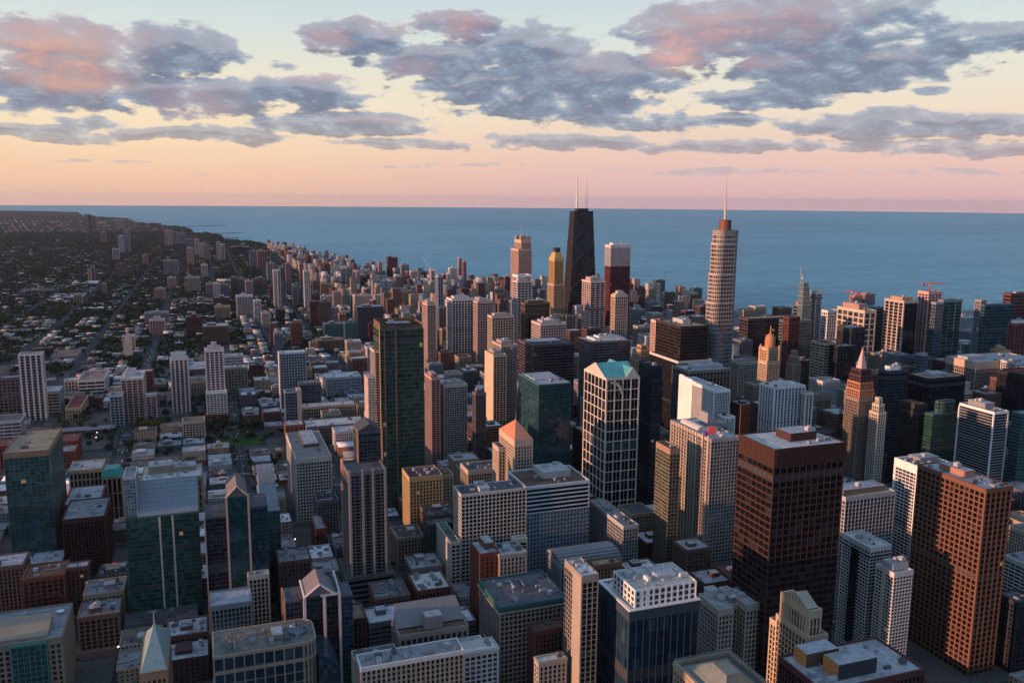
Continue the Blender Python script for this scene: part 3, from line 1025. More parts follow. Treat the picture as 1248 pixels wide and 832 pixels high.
for i in range(10):
    t0, t1 = math.pi/2*i/10, math.pi/2*(i+1)/10
    r_ = 13.0
    x0_, x1_ = -gx+6+r_*math.cos(t1), -gx+6+r_*math.cos(t0)
    z0_, z1_ = b.H-18+r_*math.sin(t0), b.H-18+r_*math.sin(t1)
    arch.box(min(x0_, x1_)-.5, max(x0_, x1_)+.5, -gy-.95, -gy-.1, min(z0_, z1_)-.9, max(z0_, z1_)+.6)
arch.build('curved_arch', wall((.56, .49, .41)), b.root)
# --- black grid tower to its right
T('office_tower', 'skyscraper', 'black gridded tower directly behind the right side of the teal-roofed tower', (796, 447), 190, n=779, e=807, st=(3.6, 3.9, .6, .3, 1.4, .2), wc='navy', gc='black', roofc='dgrey', cap=3, units=2)

# --- front centre: navy tower with white roof house
b = T('office_tower', 'skyscraper', 'dark navy tower with white parapet and white windowed roof house, bottom centre', (767.5, 746), 100, n=729.5, e=852, st=(5.4, 9, .5, .45, .3, .1), wc=(.035, .05, .075), gc='navy' if 'navy' in G else 'blue', roofc='pale', cap=7.0, par=.7, capc=(.035, .05, .075), units=0, spec=.3, pale=.06)
MB().ring(offs(b.rect, .75), offs(b.rect, -1.9), b.H+.72, b.H+1.5).build('parapet_coping', wall(K['white']), b.root)
ph = rect(-b.w*.36, b.w*.42, -b.d*.42, b.d*.30)
hr = bpy.data.objects.new('roof_house', None)
C.objects.link(hr)
hr.location = (0, 0, b.H+.1)
hr.parent = b.root
hr2 = MB()
x0, x1, y0, y1 = -b.w*.40, b.w*.47, -b.d*.44, b.d*.22
hh = 13.5
hr2.box(x0, x1, y0, y1, 0, hh)
hr2.build('house_wall', wall((.05, .05, .055)), hr)
fr = MB()
nx, ny, nz = 10, 6, 3
fr.ring(rect(x0-.5, x1+.5, y0-.5, y1+.5), rect(x0+.1, x1-.1, y0+.1, y1-.1), -.05, 1.4)
for kz in range(1, nz+1):
    fr.ring(rect(x0-.45, x1+.45, y0-.45, y1+.45), rect(x0+.1, x1-.1, y0+.1, y1-.1), kz*hh/nz-.8, kz*hh/nz+(.9 if kz == nz else .5))
for i in range(nx+1):
    xx = x0+(x1-x0)*i/nx
    wv = .75 if i not in (1, 2) else 1.6
    for (ya_, yb_) in ((y0-.6, y0+.1), (y1-.1, y1+.6)):
        fr.box(xx-wv, xx+wv, ya_, yb_, 0, hh+.7)
for i in range(ny+1):
    yy = y0+(y1-y0)*i/ny
    for (xa_, xb_) in ((x0-.6, x0+.1), (x1-.1, x1+.6)):
        fr.box(xa_, xb_, yy-.8, yy+.8, 0, hh+.7)
fr.build('house_frame', wall(K['white']), hr)
MB().box(x0+.3, x1-.3, y0+.3, y1-.3, hh-.2, hh+.25).build('house_roof', roofing((.45, .42, .38)), hr)
gear(b.root, x0, x1, y0, y1, b.H+hh+.35, 9, 77, (.48, .80, .35, .7, 3), 'pale', unitc=['white', 'pale', 'lgrey'])
gear(b.root, -b.w/2+1, b.w*.47, b.d*.25, b.d*.5, b.H+.1, 4, 78, unitc=['dark', 'grey'], s=.7)

# --- slim stone tower with blank side, left of it
b = T('office_tower', 'building', 'slim beige stone tower with blank side wall, left of the dark navy tower', (709.5, 703), 122, n=689, e=729, st=(3.7, 4.0, .9, .35, .9, .25), wc=(.28, .23, .19), gc='black', roofc='white', cap=4.5, units=4, win=90, seed=4)
MB().box(-b.w/2-.75, -b.w/2-.1, -b.d/2-.3, -b.d/2+b.d*.50, .5, b.H-.4).build('blank_wall', wall((.30, .25, .20)), b.root)
# --- building with teal cornice
b = T('office_building', 'building', 'beige stone block with a teal-green cornice and flat dark roof, bottom centre', (609.4, 741), 75, n=585, e=689, st=(3.6, 3.9, 1.3, .4, 1.4, .3), wc=(.25, .21, .17), gc='dark', roofc='dgrey', cap=3.6, capc=(.05, .085, .078), units=5, win=100)
MB().ring(offs(b.rect, 1.25), offs(b.rect, .3), b.H-1.4, b.H+.9).build('cornice', wall((.02, .11, .10), .5), b.root)
MB().ring(offs(b.rect, 2.15), offs(b.rect, .2), b.H-4.2, b.H-3.6).build('string_course', wall((.30, .25, .20)), b.root)
# --- red brick tower behind it
b = T('brick_building', 'building', 'red brick tower with pale roof and brown tank house, behind the teal-corniced block', (585, 676), 84, n=573, e=608.5, st=(4.2, 3.9, 2.9, .22, 2.5, .16), wc=(.15, .045, .026), gc='dark', roofc='lgrey', cap=3, units=1, pent=(.42, .9, .3, .9, 6), pentc=(.16, .08, .05), win=60)
T('office_building', 'building', 'grey-roofed stone wing joined to the right of the red brick tower', (609, 677), 82, D=24, e=641, st='stone', wc='stone', gc='dark', roofc='lgrey', units=3)
T('apartment_building', 'building', 'narrow white balcony-fronted slab between brick tower and striped white block', (627, 658), 78, n=623.5, e=642, st=(16, 3.3, 1.0, .6, 1.0, .35), wc='cream', gc='black', roofc='lgrey', units=0)
# --- white grid block and its striped half
b = T('office_building', 'building', 'broad white concrete grid block with square windows and dark roof, centre', (562.3, 603.8), 104, n=553, e=641, st=(4.0, 4.0, .8, .5, 1.15, .4), wc=(.50, .44, .38), gc='black', roofc='dgrey', cap=1.4, units=4, win=100, pent=(.30, .46, .15, .95, 4), pentc='lgrey', seed=12)
b2 = T('office_building', 'building', 'white striped block with brown roof and white roof house, right of the white grid block', (641.6, 594.3), 104, D=52, e=718, st=(80, 4.3, .5, .3, 1.5, .7), wc=(.52, .54, .56), gc='black', roofc='brown', cap=1.5, units=4, pent=(.38, .82, .38, .9, 7), pentc=(.45, .40, .36), seed=13, band=(.52, .56, .60))
MB().box(-b2.w/2+.5, b2.w/2-.3, -b2.d/2-1.3, -b2.d/2-.75, .4, b2.H-27).build('lower_screen', punched((.15, .19, .23), 3.6, 4.3, .5), b2.root)
T('office_building', 'building', 'long pale gridded wing running back from the striped white block', (760, 642), 66, n=719, D=60, Wd=16, st=(3.4, 3.8, .6, .3, .8, .2), wc=(.33, .33, .31), gc='grey', roofc='grey', units=3)
# --- grey barrel-roofed hall in front
b = T('hall', 'building', 'low grey hall with curved metal roofs in front of the striped white block', (683, 691), 50, D=34, e=757, st='stone', wc='grey', gc='dark', roofc='grey', units=0)
bv = MB()
for i in range(10):
    t0, t1 = math.pi*i/10, math.pi*(i+1)/10
    ya_, yb_ = -b.d*.5*math.cos(t0), -b.d*.5*math.cos(t1)
    bv.prism([(-b.w/2, ya_), (b.w/2, ya_), (b.w/2, yb_), (-b.w/2, yb_)], b.H, b.H+.6+7*math.sin((t0+t1)/2))
bv.build('curved_roof', wall((.22, .22, .23), .6), b.root)
T('brick_building', 'building', 'small brown gabled box roof tucked behind the slim beige stone tower', (724, 690), 58, D=12, e=757, st='stone', wc='brown', gc='dark', roofc='tan', units=1)

# --- light stone building with recessed court
b = T('office_building', 'building', 'light stone building with deep light court, right of the dark navy tower', (876, 744), 70, n=852, e=927, body=False)
w3 = b.w/3
for (xa_, xb_, lab) in ((-b.w/2, -b.w/2+w3, 'a'), (b.w/2-w3*1.05, b.w/2, 'b')):
    tower(b.root, rect(xa_, xb_, -b.d/2, b.d/2), .25, b.H, (3.6, 4.2, 1.5, .4, 1.5, .3), (.40, .34, .27), 'dark', 'lgrey', cap=4.5, par=1.2, win=40)
tower(b.root, rect(-b.w/2+w3+.8, b.w/2-w3*1.05-.8, -b.d*.15, b.d/2-1), .25, b.H-4, (3.6, 4.2, 1.5, .4, 1.5, .3), (.38, .32, .26), 'dark', 'lgrey', cap=3)
gear(b.root, -b.w/2, b.w/2, -b.d*.1, b.d/2, b.H+.1, 3, 9, [(.1, .32, .5, .95, 7), (.42, .62, .45, .8, 6)], 'pale', unitc=['white', 'pale'])
# --- art deco stepped tower
b = T('stepped_tower', 'building', 'tan art deco tower with ribbed gabled crown and stepped shoulders, bottom right of centre', (989, 748), 119, n=949, e=1010, body=False)
dw, dd = b.w, b.d
tower(b.root, rect(-dw/2, dw/2, -dd/2, dd/2), .25, b.H-17, (3.3, 3.9, 1.3, .6, 1.2, .2), (.42, .31, .20), 'black', 'grey', cap=3, win=50)
tower(b.root, rect(-dw/2+.8, dw*.20, -dd*.42, dd*.42), b.H-17, b.H, (3.0, 5.5, 1.3, .7, 1.0, .15), (.42, .31, .20), 'black', 'grey', cap=5, win=20)
m1 = MB()
gable_roof(m1, -dw/2+.6, dw*.18, -dd*.36, dd*.36, b.H+1.0, 6.5, 'x')
m1.build('gabled_crown', wall((.34, .29, .23)), b.root)
rb = MB()
for i in range(9):
    yy = -dd*.38+dd*.76*i/8
    rb.box(-dw/2-.2, -dw/2+.9, yy-.4, yy+.4, b.H-30, b.H+1.2+6*(1-abs(i-4)/4.6))
rb.build('stone_rib', wall((.42, .31, .20)), b.root)
tower(b.root, rect(-dw/2+2, dw/2-1, -dd/2-7, -dd/2-.9), .25, b.H-34, (3.3, 3.9, 1.3, .5, 1.2, .2), (.42, .31, .20), 'black', 'grey', cap=3, win=25)
tower(b.root, rect(-dw/2+1, dw/2-5, dd/2+.9, dd/2+8), .25, b.H-24, (3.3, 3.9, 1.3, .5, 1.2, .2), (.42, .31, .20), 'black', 'grey', cap=3, win=25)
gear(b.root, dw*.22, dw/2, -dd*.3, dd*.3, b.H-17, 0, 3, (.1, .9, .2, .8, 7), 'lgrey')

# --- grey-green ribbed hip roof at the bottom edge
p = at(888, 797, 108)
q = at(938, 832, 108)
xw = reach(p, -E_, 822)
b = Bd()
b.x1, b.y1 = p.x, p.y
b.x0, b.y0 = p.x-min(abs(xw), 55), p.y-52
b.H, b.w, b.d = 108, b.x1-b.x0, 52
b.root = empty('office_tower', ((b.x0+b.x1)/2, (b.y0+b.y1)/2, 0), 'tower with a broad grey-green ribbed metal hip roof, cut by the bottom edge', 'building')
FOOT.append((b.x0, b.x1, b.y0, b.y1, b.H, 'hip roof'))
rc = rect(-b.w/2, b.w/2, -b.d/2, b.d/2)
tower(b.root, rc, .25, b.H, 'stone', 'tan', 'dark', 'dgrey', cap=3, par=2.4)
hp = offs(rc, -3.0)
tp = [(hp[0][0]+b.w*.30, hp[0][1]+16), (hp[1][0]-b.w*.30, hp[1][1]+16), (hp[2][0]-b.w*.30, hp[2][1]-16), (hp[3][0]+b.w*.30, hp[3][1]-16)]
MB().prism(hp, b.H+.1, b.H+9, tp).build('hip_roof', wall((.19, .20, .165), .7, var=.35), b.root)
sm = MB()
for i in range(26):
    f = (i+.5)/26
    for (a0, a1, t0, t1) in ((hp[0], hp[1], tp[0], tp[1]), (hp[1], hp[2], tp[1], tp[2]), (hp[2], hp[3], tp[2], tp[3])):
        pa, pb_ = Vector(a0).lerp(Vector(a1), f), Vector(t0).lerp(Vector(t1), f)
        sm.tube((pa.x, pa.y, b.H+.3), (pb_.x, pb_.y, b.H+9.15), .14, n=4)
sm.build('standing_seam', wall((.15, .16, .135), .7), b.root)
rl = MB()
rl.ring(offs(rc, .3), offs(rc, .1), b.H+3.6, b.H+3.8)
for i in range(40):
    f = i/40
    for a0, a1 in ((rc[1], rc[2]), (rc[2], rc[3])):
        pp = Vector(a0).lerp(Vector(a1), f)
        rl.box(pp.x-.12, pp.x+.12, pp.y-.12, pp.y+.12, b.H+2.4, b.H+3.7)
rl.build('railing', wall(K['grey']), b.root)

# --- flat-roofed block with dark penthouse, bottom right
b = T('office_building', 'building', 'dark red block with pale flat roof and two boxy penthouses, lower right', (1126, 816), 96, n=1067, e=1004, corner='SE', st='vert', wc=(.10, .035, .035), gc='black', roofc='lgrey', cap=3, units=7, seed=31, win=30)
for (fx0, fx1, fy0, fy1, h, col, lab) in ((.22, .60, .18, .52, 10, (.05, .05, .055), None), (.10, .42, .62, .92, 9, (.12, .07, .05), None)):
    x0, x1, y0, y1 = -b.w/2+fx0*b.w, -b.w/2+fx1*b.w, -b.d/2+fy0*b.d, -b.d/2+fy1*b.d
    m = MB().box(x0, x1, y0, y1, b.H, b.H+h)
    for i in range(12):
        xx = x0+(i+.5)*(x1-x0)/12
        m.box(xx-.3, xx+.3, y0-.2, y0, b.H+.3, b.H+h-.8)
    ph = m.build('penthouse', wall(col), b.root)
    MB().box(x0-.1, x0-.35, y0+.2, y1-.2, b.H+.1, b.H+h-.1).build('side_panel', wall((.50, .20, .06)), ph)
    MB().box(x0+.2, x1-.2, y0+.2, y1-.2, b.H+h-.1, b.H+h+.15).build('penthouse_roof', roofing(K['lgrey']), ph)

# --- bottom left group
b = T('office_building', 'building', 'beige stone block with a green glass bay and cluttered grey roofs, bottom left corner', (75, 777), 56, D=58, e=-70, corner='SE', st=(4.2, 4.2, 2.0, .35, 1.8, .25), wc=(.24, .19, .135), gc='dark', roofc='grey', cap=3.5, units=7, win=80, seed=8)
sc = b.w/145.0
xr = b.w/2
bay = rect(xr-63*sc, xr-19*sc, -b.d/2-2.4, -b.d/2-.9)
tower(b.root, bay, .25, b.H-.6, (4.0, 4.2, .45, .3, .5, .2), (.05, .22, .19), 'teal', 'grey', cap=1.0, par=.4)
MB().prism([(-b.w/2, -b.d*.42), (xr-19*sc, -b.d*.42), (xr-19*sc, b.d*.05), (-b.w/2, b.d*.05)], b.H+.1, [b.H+2.0, b.H+2.0, b.H+7.5, b.H+7.5]).build('sloped_roof', wall((.30, .24, .17)), b.root)
dsh = MB().lathe([(.3, b.H), (.3, b.H+1.2), (2.6, b.H+1.6), (2.8, b.H+2.2), (1.2, b.H+1.7)], 20, xr-12*sc, b.d*.25)
dsh.build('roof_dish', wall(K['white']), b.root)
# pyramid-topped tower
b = T('pyramid_tower', 'building', 'tan tower with a pale blue-green curved pyramid roof, lower left', (203, 815), 62, n=206.5, e=171.6, corner='SE', st='stone', wc=(.28, .19, .12), gc='dark', roofc='grey', units=0, cap=6, par=.3)
lv = [(1.0, 0), (.80, 4.2), (.56, 8.4), (.32, 13.0), (.14, 17.4), (.02, 22.0)]
py = MB()
for (s0, z0), (s1, z1) in zip(lv, lv[1:]):
    py.prism([(x*s0, y*s0) for x, y in b.rect], b.H+.4+z0, b.H+.4+z1, [(x*s1, y*s1) for x, y in b.rect], cap=False)
py.build('pyramid_roof', wall((.20, .29, .29), .5), b.root)
MB().tube((0, 0, b.H+21), (0, 0, b.H+30), .3, .08).build('finial', wall(K['pale']), b.root)
# green glass tower with sloped grey top
b = T('glass_tower', 'skyscraper', 'green glass tower with a sloping grey gridded roof screen and two pale fins, lower left', (241, 623), 104, D=34, e=153, corner='SE', body=False)
tower(b.root, b.rect, .25, b.H, (3.4, 4.0, .16, .14, .9, .10), (.03, .10, .09), 'green', 'grey', cap=1.2, pale=.30, win=100)
for u_ in (193.5, 209.5):
    xx = -b.w/2+b.w*(u_-153)/88.0
    MB().box(xx-.8, xx+.8, -b.d/2-1.3, -b.d/2-.2, 12, b.H-1).build('facade_fin', wall((.52, .42, .36)), b.root)
mg = wall((.20, .235, .265), .6)
scr = MB()
x0, x1 = -b.w/2+b.w*.17, b.w/2+.2
scr.prism([(x0, -b.d/2-.3), (x1, -b.d/2-.3), (x1, b.d/2), (x0, b.d/2)], b.H+.2, [b.H+1.2, b.H+1.2, b.H+23, b.H+23])
scr.build('roof_screen', mg, b.root)
sg2 = MB()
for i in range(25):
    xx = x0+(x1-x0)*i/24
    sg2.tube((xx, -b.d/2-.4, b.H+1.4), (xx, b.d/2-.2, b.H+23.2), .16, n=4)
for i in range(9):
    f = i/8
    yy, zz = -b.d/2-.3+(b.d)*f, b.H+1.3+21.8*f
    sg2.box(x0, x1, yy-.14, yy+.14, zz-.1, zz+.22)
sg2.build('screen_grille', wall((.34, .36, .38)), b.root)
tower(b.root, rect(-b.w/2, x0-.4, -b.d/2+2.5, b.d/2), b.H+.1, b.H+36, (2.6, 3.0, .3, .2, .4, .15), (.34, .36, .38), (.10, .13, .15), 'grey', cap=1, pale=.2)
T('office_podium', 'building', 'low dark podium with flat roof at the foot of the green glass tower', (240, 750), 16, D=22, e=152, corner='SE', st='horiz', wc='dgrey', gc='dark', roofc='dgrey', units=4)
# pedimented glass tower
b = T('glass_tower', 'skyscraper', 'dark glass tower with a pink-edged central gable and lower wings, lower left of centre', (277, 606), 124, D=26, e=301, body=False)
tower(b.root, b.rect, .25, b.H, (2.8, 3.9, .18, .12, .4, .08), (.04, .07, .08), 'teal', 'dgrey', cap=1, par=.2)
m1 = MB()
gable_roof(m1, -b.w/2-.6, b.w/2+.6, -b.d/2-.6, b.d/2+20, b.H, 9, 'y')
m1.build('gabled_roof', wall((.15, .13, .12)), b.root)
pk = wall((.42, .30, .25))
for s in (-1, 1):
    MB().box(s*(b.w/2+.9)-.9, s*(b.w/2+.9)+.9, -b.d/2-1.6, -b.d/2+.6, .3, b.H+.4).build('pink_pier', pk, b.root)
    g1 = MB()
    g1.tube((s*(b.w/2+1.2), -b.d/2-1.0, b.H), (0, -b.d/2-1.0, b.H+9.8), .8, n=6)
    g1.build('gable_rim', pk, b.root)
tower(b.root, rect(-b.w/2-19, -b.w/2-1.9, -b.d/2+1, b.d/2+10), .25, b.H-17, (3, 3.9, .2, .15, .5, .1), (.05, .07, .08), 'black', 'dgrey', cap=1.5, par=.5)
tower(b.root, rect(b.w/2+1.9, b.w/2+17, -b.d/2+1, b.d/2+10), .25, b.H-12, (3, 3.9, .2, .15, .5, .1), (.05, .07, .08), 'blue', 'dgrey', cap=1.5, par=.5)
MB().box(-b.w/2-20.3, -b.w/2-19.2, -b.d/2+.5, -b.d/2+2, .3, b.H-15.5).build('pink_pier', pk, b.root)
FOOT.append((b.x0-20, b.x1+18, b.y0, b.y1+10, b.H-12, 'wings'))
T('annex', 'building', 'low cream gridded annex at the right foot of the gabled dark glass tower', (303, 703), 52, D=10, e=327, st='vert', wc='cream', gc='dark', roofc='lgrey', units=1)
# curved sloped-roof glass tower
b = T('glass_tower', 'skyscraper', 'slim dark green glass tower with curved sloping grey roof, beside the gabled glass tower', (318, 624), 92, D=42, e=341, body=False)
tower(b.root, b.rect, .25, b.H, (3.2, 3.9, .25, .2, .5, .12), (.06, .13, .11), 'green', 'grey', cap=1, par=.2)
cs = MB()
for i in range(10):
    y0_, y1_ = -b.d/2+b.d*i/10, -b.d/2+b.d*(i+1)/10
    z = lambda t: b.H+.3+34*(t**1.35)
    cs.prism([(-b.w/2, y0_), (b.w/2*(1-.25*(i/10)), y0_), (b.w/2*(1-.25*((i+1)/10)), y1_), (-b.w/2, y1_)], b.H, [z(i/10), z(i/10), z((i+1)/10), z((i+1)/10)])
cs.build('curved_roof', wall((.22, .235, .25), .65, var=.5), b.root)

# bottom block with rounded end and tan frame
pr_ = at(258, 800, 80)
b = T('office_tower', 'building', 'tan framed block with blue-black glass and a rounded right end, bottom left of centre', (260, 801), 80, D=36, e=386, body=False)
W2, D2 = b.w/2, b.d/2
arc = [(W2-9+9*math.cos(t), D2-9+9*math.sin(t)) for t in [math.pi/2*i/5 for i in range(6)]]
arc0 = [(W2-9+9*math.cos(t), -D2+9+9*math.sin(t)) for t in [-math.pi/2+math.pi/2*i/5 for i in range(6)]]
po = [(-W2, -D2)] + arc0 + arc + [(-W2, D2)]
tower(b.root, po, .25, b.H-11, (6.8, 7.6, 1.1, .5, .5, .3), (.30, .22, .15), 'blue', 'dgrey', cap=2.0, par=.3, spec=.4, pale=.05)
tower(b.root, po, b.H-10.6, b.H, (6.8, 8.0, 1.1, .5, .5, .3), (.30, .22, .15), 'blue', (.16, .15, .13), cap=1.6, par=.5)
gear(b.root, -W2+2, W2-6, -D2+3, D2-3, b.H+.1, 5, 41, (.62, .74, .3, .7, 3.2), 'tan')
MB().lathe([(6.5, b.H), (6.5, b.H+1.4), (.5, b.H+3.2)], 24, W2-11, 0).build('glazed_drum', glass(G['sky']), b.root)
cg = MB()
for i in range(8):
    t = math.pi/2*i/8
    cg.prism([(W2+.8+15*math.sin(t), -D2-1), (W2+.8+15*math.sin(t+math.pi/16), -D2-1), (W2+.8+15*math.sin(t+math.pi/16), D2-4), (W2+.8+15*math.sin(t), D2-4)], .3, b.H-12-20*(1-math.cos(t)))
cg.build('curved_glass_wing', glass(G['blue'], 3, 3.9), b.root)
# post-modern tower with white trims
b = T('glass_tower', 'building', 'dark glass tower with pink-white trims and grey gable roof, bottom left of centre', (372, 728), 92, D=30, e=413, body=False)
W2, D2 = b.w/2, b.d/2
tower(b.root, b.rect, .25, b.H, (3.0, 3.9, .25, .15, .4, .1), (.05, .06, .07), 'black', 'dgrey', cap=1.5, par=.2)
m1 = MB()
gable_roof(m1, -W2, W2*.75, -D2-.4, D2, b.H+.4, 8.5, 'y')
m1.build('gabled_roof', wall((.17, .15, .155)), b.root)
tr = wall((.60, .50, .48))
for (x, y, top) in ((-W2-.6, -D2-.6, b.H+.6), (W2*.12, -D2-.9, b.H-1), (W2+.3, -D2-.6, b.H+.5), (W2+.3, D2, b.H+5)):
    MB().box(x-1.0, x+1.0, y-1.0, y+1.0, .3, top).build('white_trim', tr, b.root)
ed = MB()
ed.tube((-W2-.6, -D2-.8, b.H+.5), (-W2*.12, -D2-.8, b.H+9), .8, n=6).tube((-W2*.12, -D2-.8, b.H+9), (W2*.75, -D2-.8, b.H+.5), .8, n=6)
ed.tube((-W2-.6, -D2-.8, b.H+.5), (-W2-.6, D2, b.H+.5), .8, n=6).tube((W2+.3, -D2-.8, b.H+.5), (W2+.3, D2, b.H+5), .8, n=6).box(-W2*.1, W2+.6, -D2-1.5, -D2-.2, b.H-.6, b.H+.9)
ed.build('roof_trim', tr, b.root)
tower(b.root, rect(-W2-14, -W2-1.8, -D2+5, D2-3), .25, b.H-3, (3.0, 3.9, .3, .2, .6, .1), (.16, .11, .10), 'blue', 'dgrey', cap=1.5, par=.5)
for y in (-D2+4.8, D2-3.4):
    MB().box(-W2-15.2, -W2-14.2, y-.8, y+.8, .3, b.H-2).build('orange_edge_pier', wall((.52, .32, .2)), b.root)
tower(b.root, rect(W2+1.5, W2+11, -D2+6, D2), .25, b.H-6, (3.0, 3.9, .25, .15, .5, .1), (.08, .13, .16), 'blue', 'dgrey', cap=1, par=.4)
FOOT.append((b.x0-15, b.x1+11, b.y0, b.y1, b.H-5, 'wings'))

# --- tan tower group in front of the dark stepped one
b = T('apartment_tower', 'apartment building', 'grey twin-shaft balcony tower with dark gabled crown and orange arched left edge', (425, 577), 134, D=38, e=470, body=False)
W2, D2 = b.w/2, b.d/2
tower(b.root, b.rect, 34, b.H, (4.6, 3.2, 1.0, .5, .9, .9), (.15, .135, .125), 'black', 'dgrey', cap=2.5, win=80)
for f in (.02, .36, .64, .97):
    MB().box(-W2+b.w*f-1.1, -W2+b.w*f+1.1, -D2-2.4, -D2-.2, 34, b.H+3).build('stone_pier', wall((.29, .24, .21)), b.root)
ob_ = MB()
for i in range(10):
    t0, t1 = math.pi/2*i/10, math.pi/2*(i+1)/10
    ob_.box(-W2-1.8, -W2-.4, D2-2-14*math.cos(t0), D2-2-14*math.cos(t1)+.3, b.H-12+16*math.sin(t0)-2.4, b.H-12+16*math.sin(t1))
ob_.box(-W2-1.8, -W2-.4, D2-2.2, D2+.2, 40, b.H+4)
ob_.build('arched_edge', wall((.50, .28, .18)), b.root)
tower(b.root, rect(-W2+b.w*.42, W2+2, D2-8, D2+20), 34, 165, (4, 3.4, .5, .35, .7, .2), (.10, .10, .105), 'dark', 'dgrey', cap=3, par=.2)
m1 = MB()
gable_roof(m1, -W2+b.w*.42-.4, W2+2.4, D2-8.4, D2+20, 165, 7, 'y')
m1.build('gabled_crown', wall((.06, .06, .065)), b.root)
for s in (-W2+b.w*.42-.6, W2+2.6):
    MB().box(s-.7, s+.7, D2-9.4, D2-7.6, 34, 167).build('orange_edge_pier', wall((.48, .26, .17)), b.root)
pw_ = offs(b.rect, 5)
tower(b.root, pw_, .25, 33.5, (60, 5.5, .4, .2, 2.2, .9), (.10, .10, .105), 'black', 'dgrey', cap=1.5, par=.9)
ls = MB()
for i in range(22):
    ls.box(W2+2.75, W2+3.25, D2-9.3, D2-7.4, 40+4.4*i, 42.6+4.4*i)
ls.build('window_glint_column', glow((1.0, .55, .10), 1.1), b.root)  # sun glints on the window panes, put in as a glowing strip
FOOT.append((b.x0, b.x1+5, b.y0-5, b.y1+22, 172, 'crown'))
T('office_building', 'building', 'yellow-tan masonry block with a sunlit left wall, right of the grey twin-shaft tower', (499.3, 583), 86, n=490.5, e=539, st=(3.8, 3.8, 1.6, .35, 1.7, .25), wc=(.38, .27, .13), gc='dark', roofc=(.12, .07, .08), cap=4, units=2, win=80)
T('office_building', 'building', 'narrower tan wing with brown roof joined to the right of the yellow-tan block', (540, 580), 84, D=24, e=552, st='stone', wc=(.34, .25, .15), gc='dark', roofc='brown', units=2)
T('office_building', 'building', 'dark green-black low block with white units on its roof, below the yellow-tan block', (521, 641), 58, n=516, e=554, st='glass', wc='dark', gc='green', roofc='dgrey', units=5, cap=2)
b = T('office_building', 'building', 'thin cream slab with a blank side wall, left of the white concrete grid block', (549.8, 662), 60, n=532.5, Wd=9, st=(4, 3.8, 1.2, .3, 1.5, .2), wc=(.44, .40, .32), gc='dark', roofc=(.10, .14, .12), units=2, cap=2)
MB().box(-b.w/2-.9, -b.w/2-.1, -b.d/2-.2, b.d/2+.2, .5, b.H+.9).build('blank_wall', wall((.46, .42, .34)), b.root)
# --- green glass giant
b = T('glass_tower', 'skyscraper', 'large green glass tower with curved bronze-rimmed top, left of centre', (463, 402), 232, n=455, e=516, body=False)
W2, D2 = b.w/2, b.d/2
tower(b.root, b.rect, .25, b.H, (3.6, 5.2, .34, .18, .95, .14), (.085, .10, .075), (.014, .038, .032), 'brown', cap=1.0, par=.3, pale=.18, win=0, lit=.002)
for f in (.10, .36):
    MB().box(-W2+b.w*f-.45, -W2+b.w*f+.45, -D2-.5, -D2-.1, .5, b.H-2).build('bronze_fin', wall((.22, .12, .05)), b.root)
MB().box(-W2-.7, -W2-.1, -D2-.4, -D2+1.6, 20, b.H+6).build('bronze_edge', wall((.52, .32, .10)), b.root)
cr = MB()
for i in range(12):
    xa_, xb_ = -W2+b.w*i/12, -W2+b.w*(i+1)/12
    zt = b.H+7.5-5.5*math.sin(math.pi*(i+.5)/16)
    cr.box(xa_, xb_, -D2+1.5, -D2+2.5, b.H, zt-3*(i/12)).box(xa_, xb_, D2-2.0, D2-1.0, b.H, b.H+8)
cr.box(W2-1.2, W2-.2, -D2+2.6, D2-2.1, b.H, b.H+6).box(-W2+.2, -W2+1.2, -D2+2.6, D2-2.1, b.H, b.H+8)
cr.build('curved_crown', wall((.16, .10, .04), .5), b.root)
gear(b.root, -W2+2, W2-2, -D2+4, D2-4, b.H+.1, 3, 21, (.2, .8, .3, .8, 5), 'brown')
b = T('apartment_tower', 'apartment building', 'slender pink-white stepped balcony tower against the left edge of the green glass tower', (457, 428), 206, n=452, Wd=9, st='balc', wc=(.50, .38, .32), gc='dark', roofc='pink', units=0, cap=2)
MB().box(-b.w/2-9, -b.w/2-1.5, -b.d/2, b.d/2, 20, b.H-32).build('stepped_wing', punched((.48, .38, .33), 3.2, 3.1, .5), b.root)

# --- dark striped pair and teal glass
T('office_tower', 'skyscraper', 'dark tower with horizontal stripes and red-lit left side, behind the teal glass cube tower', (648, 421), 152, n=632, e=700, st=(9, 3.9, .4, .15, 1.5, .3), wc=(.10, .06, .065), gc='black', roofc='dgrey', cap=3, units=3, pent=(.1, .8, .3, .8, 2.5), pentc='dgrey')
b = T('glass_tower', 'skyscraper', 'teal-black glass tower with a pale flat notched roof, left of the teal-roofed stone tower', (657, 469), 140, n=632, e=696, st=(4.2, 3.9, .22, .15, .4, .1), wc=(.05, .10, .11), gc=(.010, .040, .046), roofc='lgrey', cap=1.6, par=.6, units=3, pale=.14, pent=(.1, .9, .35, .8, 1.5), pentc='lgrey')
T('office_tower', 'skyscraper', 'dark banded tower with white domed roof and orange-lit left side, behind the teal-roofed tower', (722, 417), 150, n=706, e=768, st=(9, 3.7, .4, .15, 1.5, .4), wc=(.16, .12, .11), gc='blue', roofc='pale', cap=2, units=3, pent=[(.15, .95, .25, .85, 3), (.3, .8, .35, .75, 6)], pentc='white')
b = T('stepped_tower', 'building', 'ornate stepped stone tower top glowing orange just right of the teal-roofed tower', (780, 428), 138, n=769, e=796, body=False)
for i, (s, z0, z1) in enumerate(((1, .25, 120), (.86, 120, 130), (.66, 130, 138), (.42, 138, 145))):
    tower(b.root, [(x*s, y*s) for x, y in b.rect], z0, z1, (3.2, 3.8, 1.3, .5, 1.0, .2), (.46, .32, .19), 'dark', 'tan', cap=1.5)
